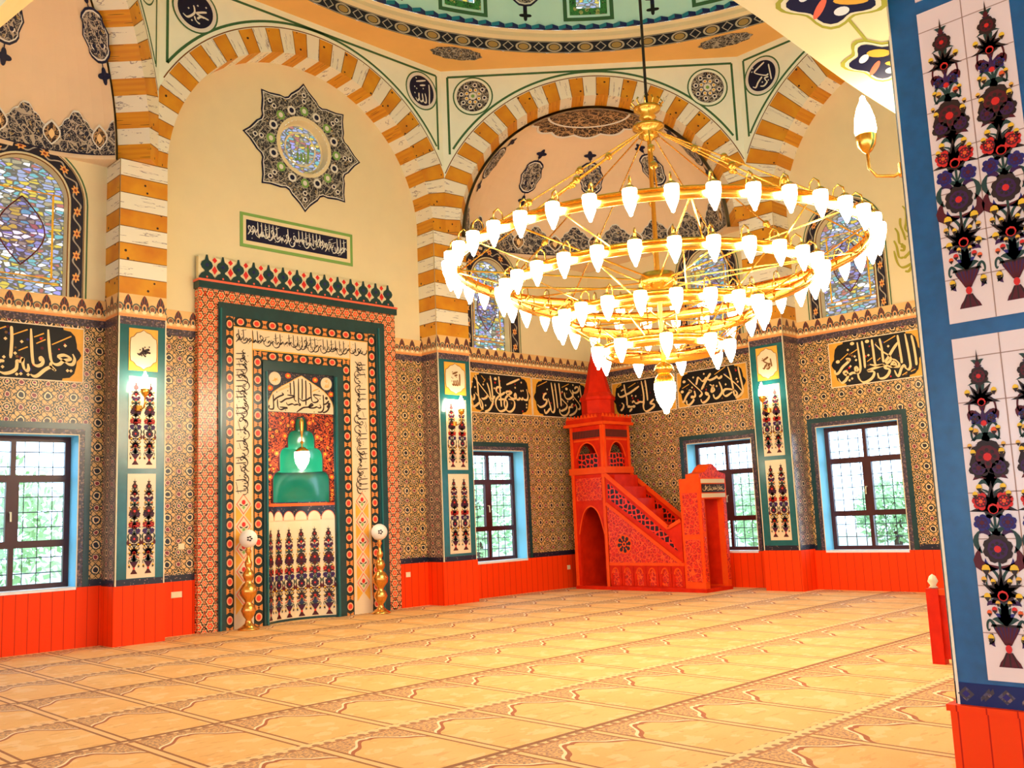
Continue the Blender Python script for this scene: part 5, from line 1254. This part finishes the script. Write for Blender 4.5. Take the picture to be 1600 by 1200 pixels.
        mb.prism(fr, P, 'timber', -.06, l+.004); ins = [(-yb+.06, 2.22), (-11.50, 1.10), (-11.27, .78), (-yb+.06, 1.88)]
        mb.poly(fr, ins, 'pierced', l+.008)
        for a, b, w in (((-yb, 2.40), (-11.47, 1.24), .09), ((-11.47, 1.24), (-yc-.02, 1.38), .07), ((-yb, 1.78), (-yc-.06, .55), .07)): mb.ribbon(fr, [a, b], w, 'timber_light', l+.03); mb.ribbon(fr, [a, b], w, 'timber_light', l+.014)
        mb.build('stair_rail', root)
    # portal at the foot of the stairs
    P = FRP(yd); mb = MB()
    for x in (X0, X1-.13): mb.box(x, yd, .07, x+.13, yc, 2.10, 'timber_light')
    for x in (X0, X1-.13): mb.slab(P, x+.02, .2, x+.11, 1.05, 0, .012, 'carved'); mb.slab(P, x+.02, 1.15, x+.11, 1.75, 0, .012, 'carved')
    mb.slab(S, -yc+.06, .2, -yd-.06, 1.0, 0, .012, 'carved'); mb.slab(S, -yc+.06, 1.1, -yd-.06, 1.9, 0, .012, 'carved'); mb.build('portal_posts', root)
    mb = MB(); mb.box(X0-.01, yd-.01, 1.78, X1+.01, yc, 2.18, 'timber_light'); mb.slab(P, X0+.04, 2.08, X1-.04, 2.16, .01, .02, 'white_tile'); mb.slab(P, X0+.04, 1.80, X1-.04, 1.88, .01, .02, 'white_tile')
    mb.slab(P, X0+.05, 1.90, X1-.05, 2.06, .01, .024, 'ink'); script_line(mb, P, X0+.08, X1-.08, 1.92, 2.05, .012, 'gold_ink', .027, 77, 11); mb.build('portal_lintel', root)
    mb = MB(); cr = [(X0-.02, 2.18), (X1+.02, 2.18), (X1+.02, 2.26), (X1-.2, 2.30), (cx+.12, 2.40), (cx, 2.46), (cx-.12, 2.40), (X0+.2, 2.30), (X0-.02, 2.26)]
    mb.prism(P, cr, 'carved', -.30, .01, 'timber_light'); mb.build('portal_crest', root)
    mb = MB()
    for q in (-1, 1):                        # door leaves standing half open
        x = cx+q*.30; mb.box(min(x, x+q*.03), yd+.12, .10, max(x, x+q*.03), yd+.40, 1.76, 'timber')
    mb.build('portal_doors', root)
minbar()

# ------------------------------------------------------------------ the chandelier
def chandelier():
    C = Vector((9.10, 6.70, 0)); root = empty('chandelier', (9.10, 6.70, 2.85)); tag(root, 'huge gold ring chandelier with four tiers of lit white glass tulips', 'chandelier')
    mb = MB(); mb.tube([C+ZV*18.0, C+ZV*6.5], .018, 'cable', 8); mb.build('cable', root)
    mb = MB(); mb.tube([C+ZV*6.4, C+ZV*3.22], .028, 'gold', 8); mb.build('stem', root)
    mb = MB(); c = (C.x, C.y, 0)
    for z, r in ((6.46, .17), (6.22, .20)): mb.lathe(c, [(.02, z+.10), (.05, z+.09), (r, z+.07), (r*.95, z+.03), (r*.5, z-.02), (r*.65, z-.06), (.03, z-.12)], 'gold', 20)
    for k in range(12): a = 2*PI*k/12; mb.tube([C+Vector((.10*cos(a), .10*sin(a), 6.48)), C+Vector((.20*cos(a), .20*sin(a), 6.58)), C+Vector((.17*cos(a), .17*sin(a), 6.62))], .012, 'gold', 5)
    mb.build('crown', root, True)
    mb = MB(); mb.lathe(c, [(.03, 4.46), (.20, 4.42), (.23, 4.32), (.20, 4.24), (.03, 4.18)], 'gold', 24); mb.build('basket', root, True); mb = MB(); mb.lathe(c, [(.03, 3.34), (.10, 3.30), (.12, 3.24), (.03, 3.18)], 'gold', 20); mb.build('basket', root, True)
    R = [(2.42, 4.58, 40), (1.80, 4.25, 30), (1.12, 3.88, 20), (.68, 3.48, 9)]
    for k in range(12):
        a = 2*PI*k/12+.13; p, q = C+Vector((.15*cos(a), .15*sin(a), 6.18)), C+Vector((2.42*cos(a), 2.42*sin(a), 4.66))
        mb = MB(); mb.tube([p, q], .010, 'gold', 6)
        for t in (.36, .66): m_ = p.lerp(q, t); mb.ball(m_, .045, 'gold', 10, 6); mb.ball(m_+(q-p)*.015, .03, 'gold', 8, 5)
        mb.build('suspension_rod', root, True)
    for i, (r, z, n) in enumerate(R):
        mb = MB(); mb.lathe(c, [(r, z+.07), (r+.03, z+.07), (r+.03, z-.05), (r, z-.05), (r, z+.07)], 'gold', 72); mb.lathe(c, [(r-.005, z+.09), (r+.04, z+.075), (r+.04, z+.055)], 'gold', 72); mb.build('ring', root, True)
        mb = MB()
        for k in range(8 if i < 3 else 6): a = 2*PI*k/(8 if i < 3 else 6)+.2*i; mb.tube([C+Vector((.05*cos(a), .05*sin(a), z-.02 if i else 4.34)), C+Vector((r*cos(a), r*sin(a), z))], .011, 'gold', 5)
        if i < 3:
            r2, z2, _ = R[i+1]
            for k in range(12): a = 2*PI*(k+.5)/12; mb.tube([C+Vector((r*cos(a), r*sin(a), z-.03)), C+Vector((r2*cos(a+.12), r2*sin(a+.12), z2+.05))], .009, 'gold', 5)
        mb.build('spokes', root)
    # one lamp: gold arm with a loop and cap, glass tulip hanging from it
    mb = MB(); mb.tube([(0, 0, .02), (.05, 0, .06), (.075, 0, .13), (.06, 0, .20), (.015, 0, .225), (-.02, 0, .19), (.0, 0, .15)] if False else [(-.02, 0, .0), (-.05, 0, .09), (-.035, 0, .18), (.02, 0, .215), (.075, 0, .17), (.085, 0, .10)], .009, 'gold', 6)
    mb.lathe((.085, 0, 0), [(.006, .11), (.03, .10), (.055, .075), (.075, .06), (.06, .058)], 'gold', 12); arm = mb.build('lamp_arm', root, True)
    mb = MB(); mb.lathe((.085, 0, 0), [(.066, .066), (.072, .04), (.069, -.03), (.054, -.10), (.032, -.155), (.020, -.18), (.016, -.20), (.001, -.21)], 'lamp_glow', 12); shade = mb.build('lamp_shade', arm, True)
    from mathutils import Matrix
    first = True
    for (r, z, n) in R:
        for k in range(n):
            a = 2*PI*(k+.5)/n; m_ = Matrix.Translation(C+Vector((r+.03)*Vector((cos(a), sin(a), 0))+ZV*z)) if False else Matrix.Translation((C.x+(r+.02)*cos(a), C.y+(r+.02)*sin(a), z)) @ Matrix.Rotation(a, 4, 'Z')
            if first: ar, sh = arm, shade; first = False
            else:
                ar = arm.copy(); sh = shade.copy(); COL.objects.link(ar); COL.objects.link(sh); ar.parent = root; sh.parent = ar
            ar.matrix_parent_inverse = root.matrix_world.inverted(); ar.matrix_basis = m_
            sh.matrix_parent_inverse = Matrix.Identity(4); sh.matrix_basis = Matrix.Identity(4)
    mb = MB(); mb.lathe(c, [(.02, 3.24), (.06, 3.22), (.115, 3.14), (.125, 3.08)], 'gold', 18); bc = mb.build('lamp_cap', root, True)
    mb = MB(); mb.lathe(c, [(.125, 3.09), (.13, 3.02), (.11, 2.90), (.06, 2.80), (.035, 2.77), (.03, 2.73), (.001, 2.72)], 'lamp_glow', 16); mb.build('lamp_shade', bc, True)
chandelier()

# ------------------------------------------------------------------ wall lamps on the piers
def sconce(x, y, z, d, label):
    D = Vector((d[0], d[1], 0)); B = Vector((x, y, z)); root = empty('wall_lamp', B); tag(root, label, 'wall lamp', 'wall lamps on the piers')
    tip = B+D*.22
    mb = MB(); mb.lathe(tuple(B+D*.005), [(.001, -.05), (.05, -.04), (.05, .04), (.001, .05)], 'gold', 12); mb.build('wall_plate', root)
    mb = MB(); mb.tube([B, B+D*.08-ZV*.03, B+D*.18-ZV*.01, tip+ZV*.05, tip+ZV*.16], .011, 'gold', 6); mb.build('arm', root, True)
    c = tuple(tip)
    mb = MB(); mb.lathe(c, [(.006, .14), (.03, .16), (.055, .20), (.065, .26), (.06, .27), (.03, .20)], 'gold', 14); mb.build('cup', root, True)
    mb = MB(); mb.lathe(c, [(.055, .25), (.068, .30), (.062, .37), (.04, .45), (.02, .49), (.014, .52), (.001, .53)], 'sconce_glow', 14); mb.build('lamp_shade', root, True)
sconce(5.80, 13.88, 3.42, (0, -1), 'lit wall lamp on the pier left of the prayer niche')
sconce(11.98, 13.88, 3.42, (0, -1), 'lit wall lamp on the pier right of the prayer niche')
sconce(16.18, -(-9.5), 3.40, (-1, 0), 'lit wall lamp on the side wall pier behind the chandelier')
sconce(5.72, 2.27, 3.62, (-.35, .94), 'lit gold wall lamp on the large near pier')

# ------------------------------------------------------------------ the near pier and the arch springing from it
def near_pier():
    S, B = FLP(5.6), Fr((0, 2.25, 0), (-1, 0, 0), (0, 1, 0))
    mb = MB(); mb.box(5.6, 1.40, 0, 6.42, 2.25, 6.2, 'teal'); root = struct(mb.build('wall_pier_near'))
    mb = MB(); mb.box(5.565, 1.365, 0, 6.455, 2.285, .42, 'boards'); mb.box(5.55, 1.35, .42, 6.47, 2.30, .455, 'boards'); mb.build('board_skirt', root)
    mb = MB()
    for fr, u0, u1 in ((S, -2.25, -1.40), (B, -6.42, -5.6)):
        mb.rect(fr, u0, .455, u1, 6.2, 'teal_blue', .006); mb.rect(fr, u0, .455, u1, .575, 'zig_blue', .010)
        for e in (u0, u1-.016): mb.rect(fr, e, .455, e+.016, 6.2, 'trim_white', .012)
        k = 8; w = (u1-u0)/k
        for i in range(k):                   # blue border of lozenges and leaves
            c = u0+w*(i+.5)
            if i % 2 == 0: mb.poly(fr, [(c-.045, .515), (c, .475), (c+.045, .515), (c, .555)], 'mauve', .013, True); mb.poly(fr, [(c-.022, .515), (c, .495), (c+.022, .515), (c, .535)], 'petal_blue', .015, True)
            else:
                for q in (-1, 1): mb.poly(fr, [(c+q*.01-.02, .48), (c+q*.01+.035, .53), (c+q*.01+.03, .555), (c+q*.01-.02, .50)], 'mauve', .013)
    mb.build('tile_facing', root)
    for fr, u0, u1, tx in ((S, -2.07, -1.56, 'facing the camera'), (B, -6.25, -5.77, 'facing the chandelier')):
        vase_panel(fr, u0, .60, u1, 2.50, 'large lower vase tile panel on the near pier, %s' % tx, 2, 'pink_tile', .255)
        vase_panel(fr, u0, 2.59, u1, 4.50, 'large upper vase tile panel on the near pier, %s' % tx, 2, 'pink_tile', .255)
    mb = MB()
    for fr, u0, u1 in ((S, -2.07, -1.56), (B, -6.25, -5.77)): mb.slab(fr, u0, 4.58, u1, 5.6, .009, .016, 'pink_tile')
    mb.build('tile_band', root)
near_pier()
def near_arch():
    K = 1.07; d = Vector((-.7071, .7071, 0))*K; n = Vector((0, -1, 0)); P0 = Vector((5.6, 2.15, 0))*K
    E = [(s, 1.6+(z-1.6)*K) for s, z in spline([(-.5, 3.45), (-.2, 3.68), (.14, 3.93), (.43, 4.16), (.72, 4.42), (1.05, 4.70), (1.6, 5.08), (2.4, 5.45), (3.3, 5.6), (4.4, 5.4), (5.4, 4.9), (6.2, 4.1)], 4)]
    def W(s): return max(.27, min(1.3, 1.05*s-.10))     # the soffit widens away from the pier
    def P(s, z, dp): return P0+d*s+n*dp+ZV*z
    mb = MB()
    for i in range(len(E)-1):
        (a, za), (b, zb) = E[i], E[i+1]
        wa, wb = W(a)/4, W(b)/4
        for j in range(4): mb.face([P(a, za, wa*j), P(b, zb, wb*j), P(b, zb, wb*(j+1)), P(a, za, wa*(j+1))], 'soffit_cream')
        mb.face([P(a, za, wa*4), P(b, zb, wb*4), P(b, 7.0, wb*4), P(a, 7.0, wa*4)], 'cream')
        mb.face([P(a, za, 0), P(b, zb, 0), P(b, 6.6, 0), P(a, 6.6, 0)], 'pale_green')
    root = struct(mb.build('wall_arch_near'))
    def at(s):
        for i in range(len(E)-1):
            if E[i][0] <= s <= E[i+1][0]: t = (s-E[i][0])/(E[i+1][0]-E[i][0]); return E[i][1]+t*(E[i+1][1]-E[i][1])
        return 5
    def Q(s, dp, l): return P(s, at(s)-l, dp)
    mb = MB()
    for (cs, cd, sc) in CLOUDS:
        for (k, mat, l) in ((1.0, 'olive', .008), (.90, 'cream', .012), (.80, 'navy', .016)):
            N = 40; c0 = Q(cs, cd, l)
            pts = []
            for i in range(N):
                t = 2*PI*i/N; r = sc*k*(1+.16*cos(5*t)); pts.append(Q(cs+r*.62*cos(t), cd+r*sin(t), l))
            for i in range(N): mb.face([c0, pts[i], pts[(i+1) % N]], mat)
        for (a, r, s2, mat) in ((.4, .42, .20, 'amber'), (2.4, .42, .20, 'amber'), (4.3, .40, .22, 'coral'), (5.6, .5, .14, 'chalk'), (1.4, .5, .14, 'chalk'), (3.3, .5, .12, 'chalk')):
            c2s, c2d = cs+sc*r*.62*cos(a), cd+sc*r*sin(a); c0 = Q(c2s, c2d, .02); N = 14
            pts = [Q(c2s+sc*s2*.7*cos(2*PI*i/N+a), c2d+sc*s2*1.5*sin(2*PI*i/N), .02) for i in range(N)]
            for i in range(N): mb.face([c0, pts[i], pts[(i+1) % N]], mat)
    (a0, d0, _), (a1, d1, _) = CLOUDS[:2]
    mb.face([Q(a0, d0-.01, .006), Q(a1, d1-.01, .006), Q(a1, d1+.01, .006), Q(a0, d0+.01, .006)], 'olive')
    mb.build('cloud_ornament', root)
CLOUDS = [(.84, .44, .27), (.44, .30, .20), (1.5, .8, .3)]
near_arch()

# ------------------------------------------------------------------ brass candlesticks
def candlestick(x, y, label):
    c = (x, y, 0); root = empty('candlestick', (x, y, 0)); tag(root, label, 'candlestick', 'brass candlesticks before the prayer niche')
    prof = [(.001, .0), (.17, .0), (.17, .02), (.12, .05), (.06, .10), (.045, .16), (.09, .22), (.12, .30), (.09, .38), (.05, .42), (.07, .46), (.13, .54), (.14, .62), (.10, .70), (.05, .74), (.075, .79), (.095, .85), (.07, .91), (.035, .95), (.055, 1.0), (.06, 1.05), (.03, 1.10), (.022, 1.18), (.05, 1.22), (.03, 1.26), (.05, 1.29), (.001, 1.29)]
    mb = MB(); mb.lathe(c, prof, 'brass', 24); mb.build('shaft', root, True)
    mb = MB(); mb.ball((x, y, 1.42), .145, 'globe_white', 20, 12); g = mb.build('globe', root, True)
    v = Vector((x, y, 1.42)); t = (Vector((0, 0, 1.6))-v).normalized(); u = Vector((-t.y, t.x, 0)).normalized()
    fr = Fr(v+t*.146-ZV*0, u, t); fr.O = v+t*.147
    mb = MB(); sgn = -1
    for a in range(5): an = 2*PI*a/5; mb.ell(fr, .03*cos(an)+.02, .03*sin(an), .018, .014, 'ink', .001, 8)
    mb.build('painted_flower', g)
candlestick(7.64, 13.98, 'brass candlestick with white globe, left of the prayer niche opening')
candlestick(10.19, 13.95, 'brass candlestick with white globe, right of the prayer niche opening')

# ------------------------------------------------------------------ sockets, the wooden stand
def socket(fr, u, v, w, l, label):
    mb = MB(); mb.slab(fr, u-w/2, v-.045, u+w/2, v+.045, l, l+.012, 'plastic'); root = mb.build('wall_socket'); p = fr(u, v-.045, l); recentre(root, p)
    from mathutils import Matrix
    root.matrix_world = Matrix.Translation(p)
    tag(root, label, 'socket', 'wall sockets'); mb = MB()
    for q in ((-.25, .25) if w > .12 else (0,)): mb.ell(fr, u+q*w, v, .025, .025, 'trim_white', l+.014, 12)
    mb.build('outlet', root)
socket(FQ, 6.62, .62, .17, .05, 'double wall socket on red boards left of the prayer niche')
socket(FQ, 11.12, .60, .10, .05, 'wall socket on red boards right of the prayer niche')
socket(FQ, 15.55, .44, .09, .05, 'wall socket on red boards just left of the pulpit')
socket(FQ, 6.70, 1.35, .10, .034, 'small switch plate on tiles left of the prayer niche')
def stand():
    root = empty('wooden_barrier', (9.6, 3.6, 0)); tag(root, 'low red wood barrier end with knobbed post beside the near pier', 'barrier')
    mb = MB(); mb.box(9.54, 3.92, 0, 9.64, 4.04, .72, 'timber'); mb.build('post', root)
    mb = MB(); mb.lathe((9.59, 3.98, 0), [(.001, .72), (.045, .73), (.025, .75), (.05, .79), (.03, .84), (.001, .86)], 'plastic', 12); mb.build('knob', root, True)
    mb = MB(); mb.box(9.57, 2.4, .05, 9.61, 3.92, .66, 'timber'); mb.box(9.55, 2.4, .66, 9.63, 3.92, .72, 'timber_light'); mb.slab(FLP(9.57), -3.80, .14, -2.5, .58, 0, .012, 'carved'); mb.build('panel', root)
stand()

# ------------------------------------------------------------------ outdoors
def outdoors():
    mb = MB(); mb.box(-40, 15.2, -.5, 60, 80, -.4, 'asphalt'); mb.box(17.6, -40, -.5, 60, 15.2, -.4, 'asphalt'); struct(mb.build('ground'))
    rnd = random.Random(11)
    spots = [(2.0, 21, 3.0, 'left window'), (6.5, 24, 3.4, 'window left of the prayer niche'), (18.5, 22, 3.2, 'window left of the pulpit'), (22.5, 25, 3.6, 'window left of the pulpit, farther off'), (28, 16.5, 2.4, 'window behind the side wall pier'), (33, 20, 3.0, 'window behind the side wall pier, farther off'), (30, 11.5, 2.2, 'rightmost window'), (34, 15.2, 2.4, 'rightmost window, nearest the pier beside it')]
    for (x, y, h, w) in spots:
        root = empty('tree', (x, y, -.4)); tag(root, 'leafy green tree seen outdoors through the %s' % w, 'tree', 'trees outside the windows')
        mb = MB(); mb.tube([(x, y, -.4), (x+.1, y, h*.4), (x, y+.1, h*.8)], [.16, .12, .05], 'bark', 8); mb.build('trunk', root)
        mb = MB()
        for _ in range(1600):
            v = Vector((rnd.gauss(0, 1), rnd.gauss(0, 1), rnd.gauss(0, 1))).normalized()*(rnd.random()**.4)
            p = Vector((x+v.x*h*.62, y+v.y*h*.62, h*.52+v.z*h*.52)); a = Vector((rnd.gauss(0, 1), rnd.gauss(0, 1), rnd.gauss(0, 1))).normalized(); b = a.orthogonal().normalized(); s = .09+.09*rnd.random()
            mb.face([p-a*s, p-b*s*.5, p+a*s, p+b*s*.5], 'leafy')
        mb.build('crown', root)
    mb = MB(); mb.box(44, 9.5, -.4, 52, 19, 14, 'render_wall'); root = mb.build('apartment_block'); recentre(root, (48, 14, -.4))
    from mathutils import Matrix
    root.matrix_world = Matrix.Translation((48, 14, -.4)); tag(root, 'pale apartment block far outside, seen through the side wall windows', 'building')
    fr = FLP(44)
    for i in range(5):
        for j in range(4):
            mb = MB(); u, z = -17.8+1.9*i, .9+3.0*j; mb.slab(fr, u-.5, z, u+.5, z+1.4, 0, .03, 'far_pane', 'render_wall'); mb.build('window', root)
outdoors()
